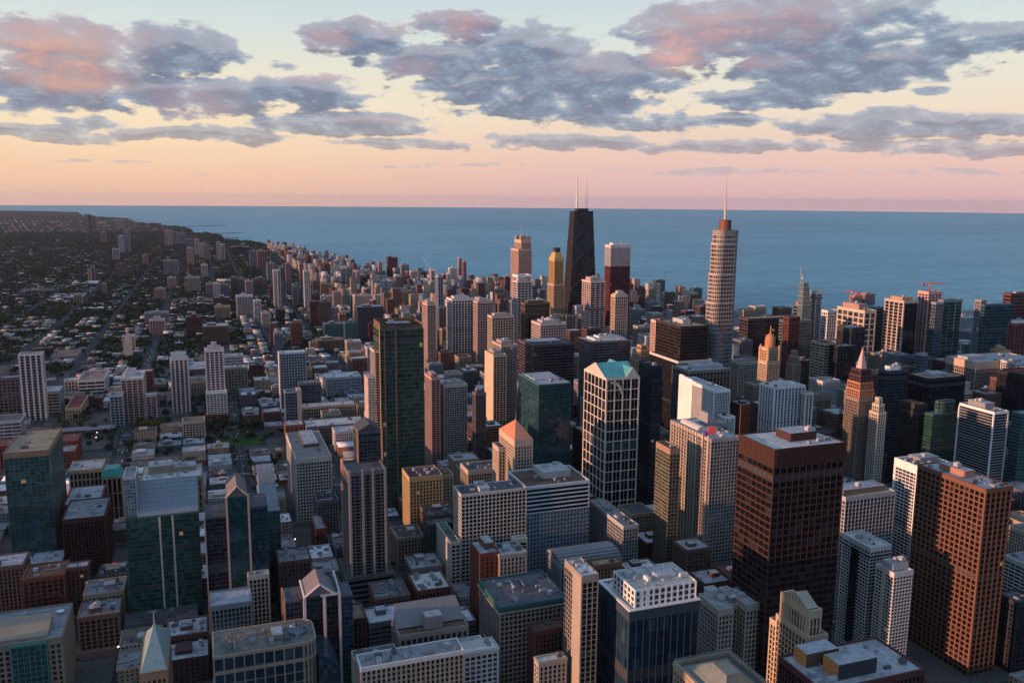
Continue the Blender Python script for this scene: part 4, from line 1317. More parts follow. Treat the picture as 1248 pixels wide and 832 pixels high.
# --- pyramid roofed tan tower
b = T('pyramid_tower', 'building', 'cream stone tower with an orange tiled pyramid roof, left of centre', (627.5, 537), 128, n=609, e=649, st=(3.4, 3.7, 1.5, .45, 1.3, .2), wc=(.44, .35, .25), gc='dark', roofc='tan', cap=7, par=.6, units=0)
MB().cone(offs(b.rect, .3), b.H+.7, (0, 0, b.H+17)).build('pyramid_roof', wall((.46, .20, .12)), b.root)
MB().tube((0, 0, b.H+15), (0, 0, b.H+26), .35, .1).build('finial', wall(K['stone']), b.root)
T('office_building', 'building', 'cream curved-front wing stepping down at the left of the orange pyramid roof', (608, 546), 112, n=601, Wd=9, st='stone', wc=(.46, .36, .27), gc='dark', roofc='dgrey', units=0, cap=4)
b = T('civic_hall', 'building', 'light stone hall with a large dark glazed roof behind the white grid block', (571, 574), 62, n=562, e=612, st='vert', wc='stone', gc='dark', roofc='dgrey', cap=5, units=6)

# ------------------------------------------------------------------ the landmark towers further back
def quad_tower(root, bot, top, z0, z1, nb, nf, wc, gc, pw, pd, sh):
    """tapered tower: four leaning faces with ribs and floor bands"""
    core = MB().prism(bot, z0, z1, top)
    core.build('glazing', glass(gc, 3.5, 4.0, 0, .06, .3), root)
    fr = MB()
    L = lambda i, t, s: Vector(bot[i]).lerp(Vector(bot[(i+1) % 4]), s).lerp(Vector(top[i]).lerp(Vector(top[(i+1) % 4]), s), t)
    for i in range(4):
        for j in range(nb+1):
            a, c = L(i, 0, j/nb), L(i, 1, j/nb)
            fr.tube((a.x, a.y, z0), (c.x, c.y, z1), pw*.6, pw*.5, 4)
    for k in range(nf+1):
        t = k/nf
        pl = [tuple(Vector(bot[i]).lerp(Vector(top[i]), t)) for i in range(4)]
        fr.ring(offs(pl, pd), offs(pl, -.4), z0+(z1-z0)*t-sh/2, z0+(z1-z0)*t+sh/2)
    fr.build('facade_frame', wall(wc), root)
    return L


# black tapered tower with crossed braces and two white masts
p = at_dist(711.5, 258, 2470)
zt = p.z
b = Bd()
b.root = empty('tapered_tower', (p.x, p.y+16, 0), 'black tapered tower with crossed bracing and two white masts, by the lake', 'skyscraper')
hw, hd, bw_, bd_ = 28.0, 17, 46.0, 28
bot, top = rect(-bw_, bw_, -bd_, bd_), rect(-hw, hw, -hd, hd)
L = quad_tower(b.root, bot, top, .3, zt, 12, 60, (.030, .026, .027), (.010, .010, .012), .9, .25, 1.3)
br = MB()
for i in range(4):
    for kz in range(5):
        t0, t1 = kz/5.3, (kz+1)/5.3
        for (s0, s1) in ((0, 1), (1, 0)):
            a, c = L(i, t0, s0), L(i, t1, s1)
            nr = (Vector(bot[(i+1) % 4])-Vector(bot[i])).normalized()
            nr = Vector((nr.y, -nr.x))*.7
            br.tube((a.x+nr.x, a.y+nr.y, zt*t0), (c.x+nr.x, c.y+nr.y, zt*t1), 1.1, 1.0, 4)
br.build('cross_brace', wall((.035, .030, .031)), b.root)
MB().ring(offs(top, .9), offs(top, -.5), zt-2, zt+1.4).build('parapet', wall(K['black']), b.root)
MB().prism(offs(top, -.5), zt, zt+.1).build('roof', roofing(K['dark']), b.root)
MB().box(-17, 17, -9, 9, zt, zt+9).box(-18, 18, -10, 10, zt+7.4, zt+8).build('penthouse', wall(K['dark']), b.root)
mw = wall((.62, .56, .54))
for s in (-1, 1):
    ms = MB()
    ms.tube((s*14.5, 0, zt+9), (s*14.5, 0, zt+38), 3.2, 2.8, 10).tube((s*14.5, 0, zt+38), (s*14.5, 0, zt+70), 2.3, 1.9, 8).tube((s*14.5, 0, zt+70), (s*14.5, 0, zt+(90 if s > 0 else 101)), 1.5, .7, 6)
    for q in range(6):
        ms.lathe([(2.6, zt+14+q*8), (2.6, zt+15+q*8), (2.0, zt+15.1+q*8)], 10, s*14.5, 0)
    ms.build('mast', mw, b.root)
FOOT.append((p.x-46, p.x+46, p.y-12, p.y+44, zt, 'tapered'))

# silver rounded tower with setbacks and a spire
p = at_dist(890, 281, 1385)
zt = p.z
px_ = 1385/1020.0
b.root = empty('round_cornered_tower', (p.x, p.y+16, 0), 'tall silver tower with rounded corners, stepped left side and a thin spire', 'skyscraper')


def rrect(x0, x1, y0, y1, r, n=5):
    out = []
    for (cx, cy, t0) in ((x1-r, y0+r, -90), (x1-r, y1-r, 0), (x0+r, y1-r, 90), (x0+r, y0+r, 180)):
        for i in range(n+1):
            t = R(t0+90*i/n)
            out.append((cx+r*math.cos(t), cy+r*math.sin(t)))
    return out


sty = (5.0, 6.2, .5, .55, 2.0, .75)
sil, sg = (.40, .34, .29), (.04, .04, .043)
hgt = lambda v: at_dist(884.5, v, 1385).z
tiers = [(-22.5, 19.5, .3, hgt(405)), (-21.8, 19.5, hgt(405), hgt(369)), (-20, 19.5, hgt(369), hgt(334)), (-18, 19.5, hgt(334), hgt(297)), (-16, 20.0, hgt(297), zt)]
for i, (xa_, xb_, za, zb) in enumerate(tiers):
    w_ = (.20, .22, .24) if i == 0 else sil
    tower(b.root, rrect(xa_, xb_, -13.5, 13.5, 9), za, zb, sty, w_, (.05, .065, .08) if i == 0 else sg, 'grey', cap=1.6 if i < 4 else 7, par=.6, spec=.8, pale=.3, capc=None if i < 4 else (.25, .22, .20))
fn = MB()
for (x, y) in rrect(-15.8, 19.8, -13.3, 13.3, 9, 4):
    fn.box(x-.3, x+.3, y-.3, y+.3, zt-13, zt+1)
fn.build('crown_fin', wall((.30, .27, .25)), b.root)
MB().lathe([(9.5, zt), (9.5, zt+15), (8.6, zt+16), (1.5, zt+16.5)], 28, 1, 0).build('drum', wall((.16, .055, .035), .5), b.root)
MB().tube((0, 0, zt+16), (0, 0, zt+40), 2.0, 1.5).tube((0, 0, zt+40), (0, 0, zt+75), 1.3, .4).build('spire', wall((.55, .40, .34)), b.root)
FOOT.append((p.x-27, p.x+24, p.y, p.y+32, zt, 'silver'))

# twin-crowned pink stone tower with a thin mast
b = T('stepped_tower', 'skyscraper', 'pink stone tower with four corner turrets and a thin mast, left of the gold-topped tower', (632, 304), n=623, e=648, dist=2480, st='vert', wc=(.50, .33, .26), gc='brown', cap=4, units=0, body=False)
tower(b.root, rect(-b.w/2, b.w/2, -b.d/2, b.d/2), .25, b.H, 'vert', (.52, .35, .27), 'brown', 'tan', cap=5, par=1)
tower(b.root, rect(-b.w*.26, b.w*.47, -b.d*.44, b.d*.44), b.H, b.H+26, 'vert', (.54, .36, .27), 'brown', 'tan', cap=8, par=1)
for sx in (-1, 1):
    for sy in (-1, 1):
        MB().box(sx*b.w*.26+4-5, sx*b.w*.26+9, sy*b.d*.31-5, sy*b.d*.31+5, b.H+26, b.H+36).cone(rect(sx*b.w*.26-1, sx*b.w*.26+9, sy*b.d*.31-5, sy*b.d*.31+5), b.H+36, (sx*b.w*.26+4, sy*b.d*.31, b.H+40)).build('turret', wall((.36, .24, .18)), b.root)
MB().tube((-2, 0, b.H+26), (-2, 0, b.H+74), .8, .2, 6).build('mast', wall(K['lgrey']), b.root)
# gold mansard tower
b = T('stepped_tower', 'skyscraper', 'slender tower with gold upper half and dark mansard cap, left of the black tower', (675, 347), n=667.5, e=688, dist=2150, body=False)
tower(b.root, b.rect, .25, b.H, 'vert', (.46, .32, .20), 'brown', 'tan', cap=3)
tower(b.root, [(x*.82, y*.82) for x, y in b.rect], b.H, b.H+66, 'vert', (.50, .31, .12), 'brown', 'tan', cap=8, par=.5)
MB().prism([(x*.80, y*.80) for x, y in b.rect], b.H+66, b.H+80, [(x*.5, y*.5) for x, y in b.rect]).build('mansard_roof', wall((.46, .28, .10)), b.root)
MB().prism([(x*.42, y*.42) for x, y in b.rect], b.H+80, b.H+91).build('mansard_cap', wall(K['dark']), b.root)
# red granite with white crown
b = T('office_tower', 'skyscraper', 'dark red tower with a white upper third, just right of the black tapered tower', (744.5, 299), n=738, e=768.5, dist=2100, body=False)
zb = at_dist(744.5, 325, 2100).z
tower(b.root, b.rect, .25, zb, 'grid', (.085, .018, .026), 'red', 'grey', cap=2)
tower(b.root, b.rect, zb, b.H, 'vert', (.52, .46, .45), 'dark', 'pale', cap=6)
gear(b.root, -b.w/2, b.w/2, -b.d/2, b.d/2, b.H+.1, 0, 3, (.15, .85, .2, .8, 5), 'white')
T('apartment_tower', 'apartment building', 'pink and white balcony tower with stepped top, in front of the black tapered tower', (720, 343), 205, n=710, e=737.5, st='balc', wc=(.56, .40, .36), gc='grey', units=0, cap=3, pent=(.1, .75, .2, .8, 8), pentc='pink')
T('apartment_tower', 'apartment building', 'small cream stepped-top tower below the red and white tower', (750, 360), 175, n=745, e=765, st='vert', wc=(.50, .38, .29), gc='dark', units=0, cap=4, pent=[(.1, .9, .1, .9, 4), (.25, .75, .25, .75, 9)], pentc='cream')
# black cubes by the river
T('office_tower', 'skyscraper', 'thin pink-edged slab seen edge-on left of the flat-topped black tower', (799.5, 391), 192, n=796, Wd=12, st='vert', wc=(.56, .36, .30), gc='dark', units=0, cap=3)
b = T('office_tower', 'skyscraper', 'flat-topped brown-black tower on a wider white-ledged base, left of the silver spire tower', (830, 398.6), 194, n=799.5, e=863, st=(4, 4.2, .5, .25, 1.3, .18), wc=(.035, .024, .02), gc='black', roofc='tan', cap=2.5, units=3, pent=(.45, .75, .4, .8, 6), pentc='lgrey', spec=.4)
zl = at_dist(842, 441, math.hypot(b.x0, b.y0)-6).z
tower(b.root, offs(b.rect, 5.5), .25, zl, 'vert', 'black', 'black', 'dgrey', cap=3.2, par=.6, capc=(.50, .46, .40))
T('office_tower', 'skyscraper', 'black tower with pale vertical ribs and a whitish roof, below the white-corniced black tower', (840, 453), 152, n=820, e=890, st=(5, 3.9, .8, .7, .8, .1), wc=(.13, .125, .12), gc='black', roofc='lgrey', cap=3, units=4, pent=(.3, .95, .3, .8, 4), pentc='lgrey', spec=.3)

# domed terracotta tower
b = T('domed_tower', 'skyscraper', 'ornate tower with a glowing orange dome, behind the white striped slab', (936, 425), 163, n=925.5, e=951, body=False)
tower(b.root, b.rect, .25, b.H-20, 'stone', (.42, .32, .23), 'dark', 'tan', cap=5)
tower(b.root, [(x*.84, y*.84) for x, y in b.rect], b.H-20, b.H, 'stone', (.52, .33, .18), 'dark', 'tan', cap=4)
r_ = min(b.w, b.d)*.36
MB().lathe([(r_*1.02, b.H), (r_, b.H+12)]+[(r_*math.cos(t), b.H+12+r_*1.25*math.sin(t)) for t in [R(a) for a in range(8, 86, 9)]]+[(1.2, b.H+13+r_*1.25), (1.0, b.H+20+r_*1.25), (.1, b.H+25+r_*1.25)], 24).build('dome', wall((.42, .19, .09), .6), b.root)
for sx in (-1, 1):
    for sy in (-1, 1):
        MB().lathe([(2.6, b.H-20), (2.6, b.H-2), (2.0, b.H+1), (.2, b.H+5)], 10, sx*b.w*.44, sy*b.d*.44).build('turret', wall((.42, .27, .16)), b.root)
b = T('stepped_tower', 'building', 'small brown turreted tower between the orange dome and the orange-striped slab', (967, 440), 150, n=961, e=976, body=False)
for (s, z0, z1) in ((1, .25, 145), (.7, 145, 156), (.42, 156, 164)):
    tower(b.root, [(x*s, y*s) for x, y in b.rect], z0, z1, 'stone', (.26, .18, .13), 'dark', 'tan', cap=2)
T('office_tower', 'building', 'white stone slab with close vertical stripes and blue glass, right of centre', (944, 473), 150, n=927, e=981, st=(5.4, 3.8, 2.3, .9, .6, .1), scale=1.0, vs=1.0, wc=(.60, .56, .51), gc=(.05, .075, .13), roofc='pale', cap=2, units=3, pent=[(.25, .4, .3, .7, 5), (.5, .68, .4, .8, 4)], pentc='white')
T('office_tower', 'building', 'lower white ribbed wing at the right side of the white striped slab', (982, 480), 142, D=22, e=990, st=(5.4, 3.8, 2.3, .8, .6, .1), scale=1.0, vs=1.0, wc=(.54, .50, .47), gc='blue', units=0, cap=2)
T('office_building', 'building', 'brown masonry block with lit left wall, left of the white striped slab', (919, 470), 118, n=908, e=932, st='stone', wc=(.24, .19, .13), gc='dark', roofc='grey', units=3)
T('office_building', 'building', 'olive brown block with dark top, right of the white striped slab', (994, 482), 122, n=990.5, e=1013, st='vert', wc=(.21, .17, .13), gc='dark', roofc='dgrey', units=2, cap=8)
# black slabs with sunlit west ends
T('office_tower', 'skyscraper', 'wide black slab with a beige end wall, right of the silver spire tower', (912, 389), 150, n=901.5, e=991, st=(4, 3.9, .5, .3, 1.4, .2), wc=(.06, .045, .045), gc='black', roofc='tan', units=4, cap=3)
T('office_tower', 'skyscraper', 'black tower with a red-brown penthouse standing above the wide black slab', (962, 387), 168, n=955, e=975, st='grid', wc='maroon', gc='black', units=0, cap=2)
T('office_tower', 'skyscraper', 'slab with bright orange-striped left face and teal-striped front, right of the orange dome', (1005, 419), 150, n=989, e=1019, st=(9, 3.7, .5, .2, 1.6, .5), wc=(.40, .27, .19), gc='teal', roofc='maroon', units=1, cap=2.5)
T('office_tower', 'skyscraper', 'plain black tower joined to the right of the orange-striped slab', (1021, 423), 147, D=18, e=1044, st='grid', wc='black', gc='black', units=2, cap=3)
T('office_tower', 'skyscraper', 'dark blue-grey tower in front of the cream window-grid tower', (1038, 400), 160, n=1021, e=1054, st='vert', wc='dark', gc='black', units=1, cap=9)
T('office_tower', 'skyscraper', 'cream tower with large window grid and pinkish penthouse, right of the glass sail tower', (1054, 379), 178, n=1021, e=1068, st=(9, 11, 2.2, .5, 3.0, .4), wc=(.52, .42, .32), gc='grey', roofc='tan', units=2, cap=4, pent=[(.2, .9, .3, .9, 10)], pentc='rose')
T('office_tower', 'skyscraper', 'dark ribbed slab just left of the tall striped cream and black tower', (1068, 376), 176, n=1060, e=1080, st='vert', wc='dgrey', gc='black', units=1, cap=4)
b = T('office_tower', 'skyscraper', 'tall tower with cream vertical stripes on its left face and black front, orange crown', (1102, 367), 200, n=1079, e=1119, st=(8.5, 3.9, 2.2, .8, .8, .1), wc=(.42, .34, .29), gc='black', roofc='orange', units=3, cap=4, pent=(.15, .85, .2, .8, 6), pentc=(.44, .26, .14))
MB().box(-b.w/2+1.5, b.w/2-1.2, -b.d/2-1.6, -b.d/2-.9, 2, b.H-5).build('dark_front', glass(G['black'], 3.5, 3.9, 0, .06), b.root)
T('apartment_tower', 'skyscraper', 'pink tower with a red crane on top, right of the cream-striped black tower', (1132, 356), 215, n=1119.5, e=1148, st='bal2', wc=(.48, .30, .27), gc='dark', units=1, cap=4)
T('glass_tower', 'skyscraper', 'slate dark glass tower in front of the crane-topped pink tower', (1141, 369), 196, D=15, e=1150, st='glass', wc='grey', gc='blue', units=1)
T('glass_tower', 'skyscraper', 'dark green-black glass tower with thin white verticals, right of the crane-topped pink tower', (1150, 366), 200, n=1146, e=1173, st=(9, 3.9, .5, .3, .5, .08), wc=(.16, .20, .20), gc=(.006, .03, .028), units=2, cap=4)
T('glass_tower', 'skyscraper', 'low bluish glass block between the striped tower and the dark green glass towers', (1124, 432), 120, n=1117, e=1131, st='glass', wc='steel', gc='blue', units=1)
T('glass_tower', 'skyscraper', 'broad teal-black glass tower near the right edge by the lake', (1203, 372), 176, n=1199, e=1234.5, st=(5, 3.7, .3, .15, 1.0, .2), wc=(.05, .11, .13), gc=(.008, .03, .038), units=2, cap=3)
T('office_tower', 'skyscraper', 'grey slab fin standing at the left of the broad teal-black tower', (1196, 366), 182, n=1191, e=1202, st='vert', wc='grey', gc='dark', units=0)
T('apartment_tower', 'skyscraper', 'dark red tower cut by the right edge of the view, above the lake', (1232, 358), 190, n=1223, e=1275, st='horiz', wc=(.13, .04, .04), gc='dark', units=2)
T('apartment_tower', 'apartment building', 'lower red tower with white cap at the right edge, below the dark red tower', (1238, 395), 158, n=1231.5, e=1255, st='bal2', wc=(.22, .06, .06), gc='dark', units=0, cap=4, pent=(.1, .9, .1, .9, 6), pentc='white')
# construction group by the lake
b = T('glass_tower', 'skyscraper', 'pale green glass tower with a raked sail-like top, standing by the lake', (978, 372), 178, n=975, e=989, st='glass', wc=(.22, .28, .28), gc=(.04, .09, .09), units=0, body=False)
for i in range(6):
    f = i/6
    tower(b.root, rect(-b.w/2, b.w/2-b.w*.55*f, -b.d/2, b.d/2), .25 if i == 0 else b.H+(i-1)*9, b.H+i*9, 'glass', (.26, .32, .32), (.05, .10, .10), 'grey', cap=.8, par=.2)
T('concrete_frame', 'construction site', 'unfinished dark tower with orange safety screens below the pale green sail tower', (972, 372), 150, n=967, e=995, st='horiz', wc='dgrey', gc='black', units=0, cap=2, band=(.14, .13, .13), pent=[(.02, .45, .05, .5, 7), (.5, .9, .3, .8, 5)], pentc=(.60, .14, .05))
T('apartment_tower', 'apartment building', 'small white tower with a flat top beside the pale green sail tower', (995, 355), 205, n=990.5, e=1002, st='balc', wc='pale', gc='grey', units=0, cap=6)
T('office_building', 'building', 'white columned low block with red side in front of the cream window-grid tower', (1009, 379), 160, n=1002, e=1022, st='vert', wc='white', gc='red', units=1, cap=3)
T('office_building', 'building', 'grey-green long block below the unfinished dark tower', (963, 392), 150, n=950, e=990, st='horiz', wc='dgrey', gc='teal', units=2)
# spired stepped tower
b = T('spired_tower', 'skyscraper', 'stepped brown tower with orange-lit tiers and a pink spire, right of centre', (1047, 487), 138, n=1030.5, e=1064, body=False)
tower(b.root, b.rect, .25, b.H, (3.0, 3.8, 1.2, .5, 1.0, .15), (.21, .165, .13), 'dark', 'brown', cap=3)
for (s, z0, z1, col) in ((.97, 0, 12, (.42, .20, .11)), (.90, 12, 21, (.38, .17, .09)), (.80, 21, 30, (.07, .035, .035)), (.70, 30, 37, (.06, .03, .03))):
    tower(b.root, [(x*s, y*s) for x, y in b.rect], b.H+z0, b.H+z1, (3.4, 3.8, 1.2, .5, 1.2, .3), col, 'dark', 'brown', cap=1.5, par=.6)
MB().cone([(x*.40, y*.40) for x, y in b.rect], b.H+37.8, (0, 0, b.H+66)).build('spire', wall((.50, .33, .30)), b.root)
b = T('stepped_tower', 'building', 'slim cream gothic tower squeezed between the spired tower and a dark block', (1071, 500), 128, n=1066, e=1080, body=False)
for (s, z0, z1) in ((1, .25, 124), (.7, 124, 134), (.4, 134, 142)):
    tower(b.root, [(x*s, y*s) for x, y in b.rect], z0, z1, 'stone', (.44, .38, .30), 'dark', 'tan', cap=2)
T('office_tower', 'building', 'blue-black banded tower with a white roof tank house, right of the spired tower', (1081, 453), 158, n=1075, e=1107, st=(6, 3.8, .4, .15, 1.2, .25), wc=(.045, .055, .075), gc='black', roofc='dgrey', units=1, pent=(.2, .7, .2, .8, 6), pentc='white')
T('office_tower', 'building', 'large plain black block with gravel roof and round machinery, right of the spired tower', (1132, 462), 140, n=1105, e=1177, st=(4, 4, .4, .2, .8, .1), wc=(.020, .016, .017), gc='black', roofc='tan', cap=3, units=6, pent=(.3, .7, .3, .75, 4), pentc='lgrey', spec=.25)
T('office_tower', 'building', 'dark brown tower dotted with white window shades, in front of the plain black block', (1119, 494), 126, n=1097, e=1131, st=(3.4, 3.8, 1.1, .3, 1.4, .2), wc=(.05, .035, .03), gc='black', roofc='brown', cap=5, units=1, pale=.40)
b = T('glass_tower', 'building', 'green glass block with a curved upper tier, right of the shade-dotted brown tower', (1137, 506), 118, n=1131, e=1169, st=(3.4, 3.9, .25, .15, .8, .15), wc=(.04, .075, .07), gc='green', roofc='grey', units=0, cap=1.5)
tower(b.root, rrect(-b.w*.15, b.w/2, -b.d*.2, b.d/2, 8), b.H+.2, b.H+15, 'horiz', (.05, .10, .09), 'green', 'lgrey', cap=1.5, par=.4)
b = T('office_tower', 'building', 'grey striped tower outlined by a white frame, right of the green glass block', (1212, 503), 135, n=1170, e=1229, st=(80, 3.4, .5, .3, 1.0, .4), wc=(.30, .30, .31), gc='dark', roofc='grey', cap=2, capc='white', units=2, pent=(.2, .9, .35, .85, 7), pentc='grey')
for y in (-b.d/2-.7, b.d/2-.7):
    MB().box(-b.w/2-1.3, -b.w/2+.4, y, y+1.4, .3, b.H-2.2).build('white_edge', wall(K['white']), b.root)
MB().box(b.w/2-1.2, b.w/2+.9, -b.d/2-.95, -b.d/2+.2, .3, b.H-2.2).build('white_edge', wall(K['lgrey']), b.root)
T('office_tower', 'building', 'black slab behind the white-framed striped tower, near the right edge', (1246, 457), 128, n=1217, e=1290, st='vert', wc=(.02, .018, .02), gc='black', roofc='maroon', units=1, cap=5)
T('department_store', 'building', 'broad beige-topped block with pillared attic, lit orange at its left, upper right', (1190, 442), 112, n=1154, e=1262, st='vert', wc=(.28, .22, .18), gc='dark', roofc='lgrey', cap=12, units=6, pent=(.05, .35, .4, .8, 5), pentc='lgrey', capc=(.44, .32, .24))
T('stepped_tower', 'building', 'yellow-tan stepped block peeking over the beige-topped block near the right edge', (1222, 428), 112, n=1208, e=1232, st='stone', wc='gold', gc='dark', units=0, pent=[(.1, .6, .2, .8, 7)], pentc='gold')
T('glass_tower', 'building', 'green glass tower edge cut by the right border, below the black slab', (1246, 505), 116, n=1237, e=1280, st='horiz', wc=(.06, .14, .13), gc='green', units=0)
T('parking_garage', 'building', 'pale open-decked parking block at the lower right edge', (1253, 690), 50, n=1224, e=1300, st=(7, 3.6, .6, .2, 1.5, .4), wc=(.42, .42, .40), gc='black', roofc='grey', units=2)
T('office_building', 'building', 'low tan-roofed block above the pale parking decks at the right edge', (1252, 650), 44, n=1229, e=1300, st='stone', wc='stone', gc='dark', roofc=(.2, .17, .12), units=3)
# white and brown court towers left of the lakefront cluster: foreground of the river north
for a in [
    ((526, 461), 135, 518, 536, (5, 3.1, .8, .3, .9, .6), (.42, .24, .20), 'blue', 'pink and blue balcony tower right of the green glass giant'),
    ((541.5, 470), 122, 537, 569, (3.6, 3.1, .7, .5, 1.0, .3), (.50, .42, .36), 'dark', 'cream ribbed apartment slab with glowing pink end wall right of the green glass giant'),
    ((580, 480), 118, 578, 592, (4, 3.1, .8, .5, 1.2, .2), (.13, .11, .10), 'dark', 'narrow dark ribbed tower beside the blank orange slab'),
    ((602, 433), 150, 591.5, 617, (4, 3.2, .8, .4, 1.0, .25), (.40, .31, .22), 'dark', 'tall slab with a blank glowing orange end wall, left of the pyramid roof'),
    ((611, 421), 158, 600, 630, (3.2, 3.2, .9, .6, 1.0, .2), (.44, .30, .25), 'dark', 'pinkish ribbed tower behind the orange end-walled slab'),
    ((551, 365), 172, 544.5, 577, (4.2, 3.4, 1.1, .7, 1.0, .15), (.56, .50, .46), 'dark', 'white ribbed slab tower standing in the row right of the green glass giant'),
    ((582, 368), 170, 577, 600.5, (3.4, 3.4, 1.0, .6, 1.0, .2), (.46, .33, .29), 'grey', 'rose ribbed tower beside the white ribbed slab tower'),
    ((600, 386), 160, 594.5, 626, (3.8, 3.4, 1.0, .5, 1.0, .3), (.45, .35, .26), 'dark', 'tan ribbed block with low top below the rose ribbed tower'),
    ((631, 343), 205, 625, 648, (4.4, 3.4, .9, .4, 1.0, .3), (.50, .40, .37), 'blue', 'slender pale tower with an open white crown below the pink turreted tower'),
    ((640, 370), 182, 634.5, 670, (4, 3.6, .5, .3, .8, .2), (.13, .08, .04), 'brown', 'dark bronze glass block with golden left face below the gold-topped tower'),
    ((659, 395), 150, 648, 690, (3.6, 3.4, .9, .4, 1.0, .4), (.52, .40, .36), 'grey', 'pale pink octagonal-looking block with domed roof in front of the dark bronze block'),
    ((521, 371), 165, 514.5, 531, (3.6, 3.2, .9, .5, 1.0, .3), (.46, .32, .25), 'grey', 'grey tower with a glowing peach left edge behind the green glass giant'),
    ((534, 337), 192, 530.5, 540, (3.0, 3.3, .6, .4, .8, .2), (.27, .28, .31), 'blue', 'slender blue-grey needle tower behind the green glass giant'),
]:
    c, H, n_, e_, st_, wc_, gc_, lab = a
    b = T('apartment_tower', 'apartment building', lab, c, H, n=n_, e=e_, st=st_, wc=wc_, gc=gc_, roofc='grey', units=1, cap=3, pent=(.15, .8, .25, .8, 5), pentc=wc_, pale=.2)
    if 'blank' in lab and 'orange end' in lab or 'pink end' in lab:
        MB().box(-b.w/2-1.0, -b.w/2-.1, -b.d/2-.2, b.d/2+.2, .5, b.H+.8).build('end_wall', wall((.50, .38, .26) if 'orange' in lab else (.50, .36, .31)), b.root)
    if 'open white crown' in lab:
        cw = MB()
        for x in (-b.w/2, b.w/2-1.2):
            for y in (-b.d/2, b.d/2-1.2):
                cw.box(x, x+1.2, y, y+1.2, b.H, b.H+13)
        cw.ring(offs(b.rect, .6), offs(b.rect, -1.5), b.H+9, b.H+14)
        cw.build('open_crown', wall(K['white']), b.root)
    if 'domed' in lab:
        MB().lathe([(12, b.H), (12, b.H+3), (9, b.H+6), (4, b.H+9), (.3, b.H+10)], 20).build('dome', wall((.50, .44, .42)), b.root)

# ------------------------------------------------------------------ left middle distance
b = T('glass_tower', 'skyscraper', 'tall teal glass tower with brown roof and balconies, left edge', (59, 549), 126, n=75, e=4, corner='SE', st=(4.6, 3.9, .4, .25, .5, .12), wc=(.13, .115, .10), gc=(.014, .068, .066), roofc='tan', cap=5, units=5, pale=.3, capc=(.22, .14, .09), win=80)
T('brick_building', 'building', 'dark maroon brick block with white roof patches, right of the tall teal glass tower', (127, 629), 62, n=134, e=76, corner='SE', st='vert', wc=(.075, .025, .022), gc='black', roofc='grey', units=3, cap=4)
T('brick_building', 'building', 'maroon low block with snowy-white roof clutter behind the dark maroon brick block', (122, 612), 54, n=129, e=78, corner='SE', st='stone', wc='maroon', gc='dark', roofc='lgrey', units=3)
T('brick_building', 'building', 'red brick warehouse with arched shadowed front, below the tall teal glass tower', (78, 700), 44, D=32, e=27, corner='SE', st='grid', wc=(.15, .05, .035), gc='dark', roofc='brown', units=2, win=30)
T('brick_building', 'building', 'dark brick warehouse with a clean grey roof, right of the arched red brick warehouse', (107, 690), 46, n=109, e=80, corner='SE', st='stone', wc=(.12, .06, .05), gc='dark', roofc='lgrey', units=1, win=30)
T('brick_building', 'building', 'brown block with grey flat roof at the left edge, above the bottom left corner', (28, 688), 46, D=30, e=-60, corner='SE', st='stone', wc=(.13, .09, .08), gc='dark', roofc='lgrey', units=2)
T('merchant_hall', 'building', 'long tan masonry hall with tall windows and white roof, behind the green glass tower', (124, 571), 62, D=40, e=84, corner='SE', st=(4.6, 8, 1.9, .5, 2.2, .3), wc=(.36, .28, .19), gc='dark', roofc='lgrey', units=6)
b = T('merchant_hall', 'building', 'tan pillared block with a teal sheet-metal roof edge, behind the green glass tower', (148, 581), 56, D=26, e=124.5, corner='SE', st=(5, 18, 1.7, .9, 1.5, .2), wc=(.38, .28, .20), gc='black', roofc='lgrey', units=1, cap=1)
MB().prism(offs(b.rect, 1.2), b.H+1.2, b.H+10, offs(b.rect, -3)).build('mansard_roof', wall((.02, .20, .20), .5), b.root)
T('merchant_hall', 'building', 'big tan masonry block with narrow windows rising behind the sloping grey roof screen', (246, 580), 66, D=50, e=172, corner='SE', st=(4.6, 9, 2.3, .5, 2.2, .3), wc=(.30, .22, .15), gc='dark', roofc='pale', units=6, pent=[(.1, .5, .5, .95, 9), (.55, .9, .5, .9, 6)], pentc='tan')
T('brick_building', 'building', 'long red brick loft building behind the tall teal glass tower', (94, 537), 32, D=40, e=-30, corner='SE', st='stone', wc=(.20, .05, .04), gc='dark', roofc=(.16, .07, .06), units=6)
T('brick_building', 'building', 'red brick loft with white-edged roof, right of the tall teal glass tower', (91, 550), 36, D=34, e=62, corner='SE', st='stone', wc=(.18, .05, .04), gc='dark', roofc='grey', units=2)
T('office_building', 'building', 'grey louvred block with dark roof at the left edge, beyond the red brick lofts', (25, 512), 36, D=42, e=-40, corner='SE', st='horiz', wc='lgrey', gc='grey', roofc='dgrey', units=3)
b = T('apartment_tower', 'skyscraper', 'tall tower with bold white and black vertical stripes at the far left', (50.5, 431), 116, n=53, e=22.5, corner='SE', st=(6.4, 3.2, 2.3, .9, .7, .1), wc=(.52, .45, .42), gc='black', roofc='grey', units=1, cap=2.5)
T('office_building', 'building', 'grey-purple masonry slab left of the black and white striped tower', (23, 460), 62, D=22, e=-30, corner='SE', st='grid', wc=(.12, .10, .11), gc='dark', roofc='grey', units=2)
T('office_building', 'building', 'grey banded low block right of the black and white striped tower', (72, 477), 42, n=77, e=54, corner='SE', st='horiz', wc='grey', gc='dark', roofc='lgrey', units=1)
T('warehouse', 'building', 'cream warehouse with red roof strip, beside the avenue at left', (98, 497), 22, n=107, e=80, corner='SE', st='stone', wc=(.36, .30, .20), gc='dark', roofc=(.2, .05, .05), units=1)
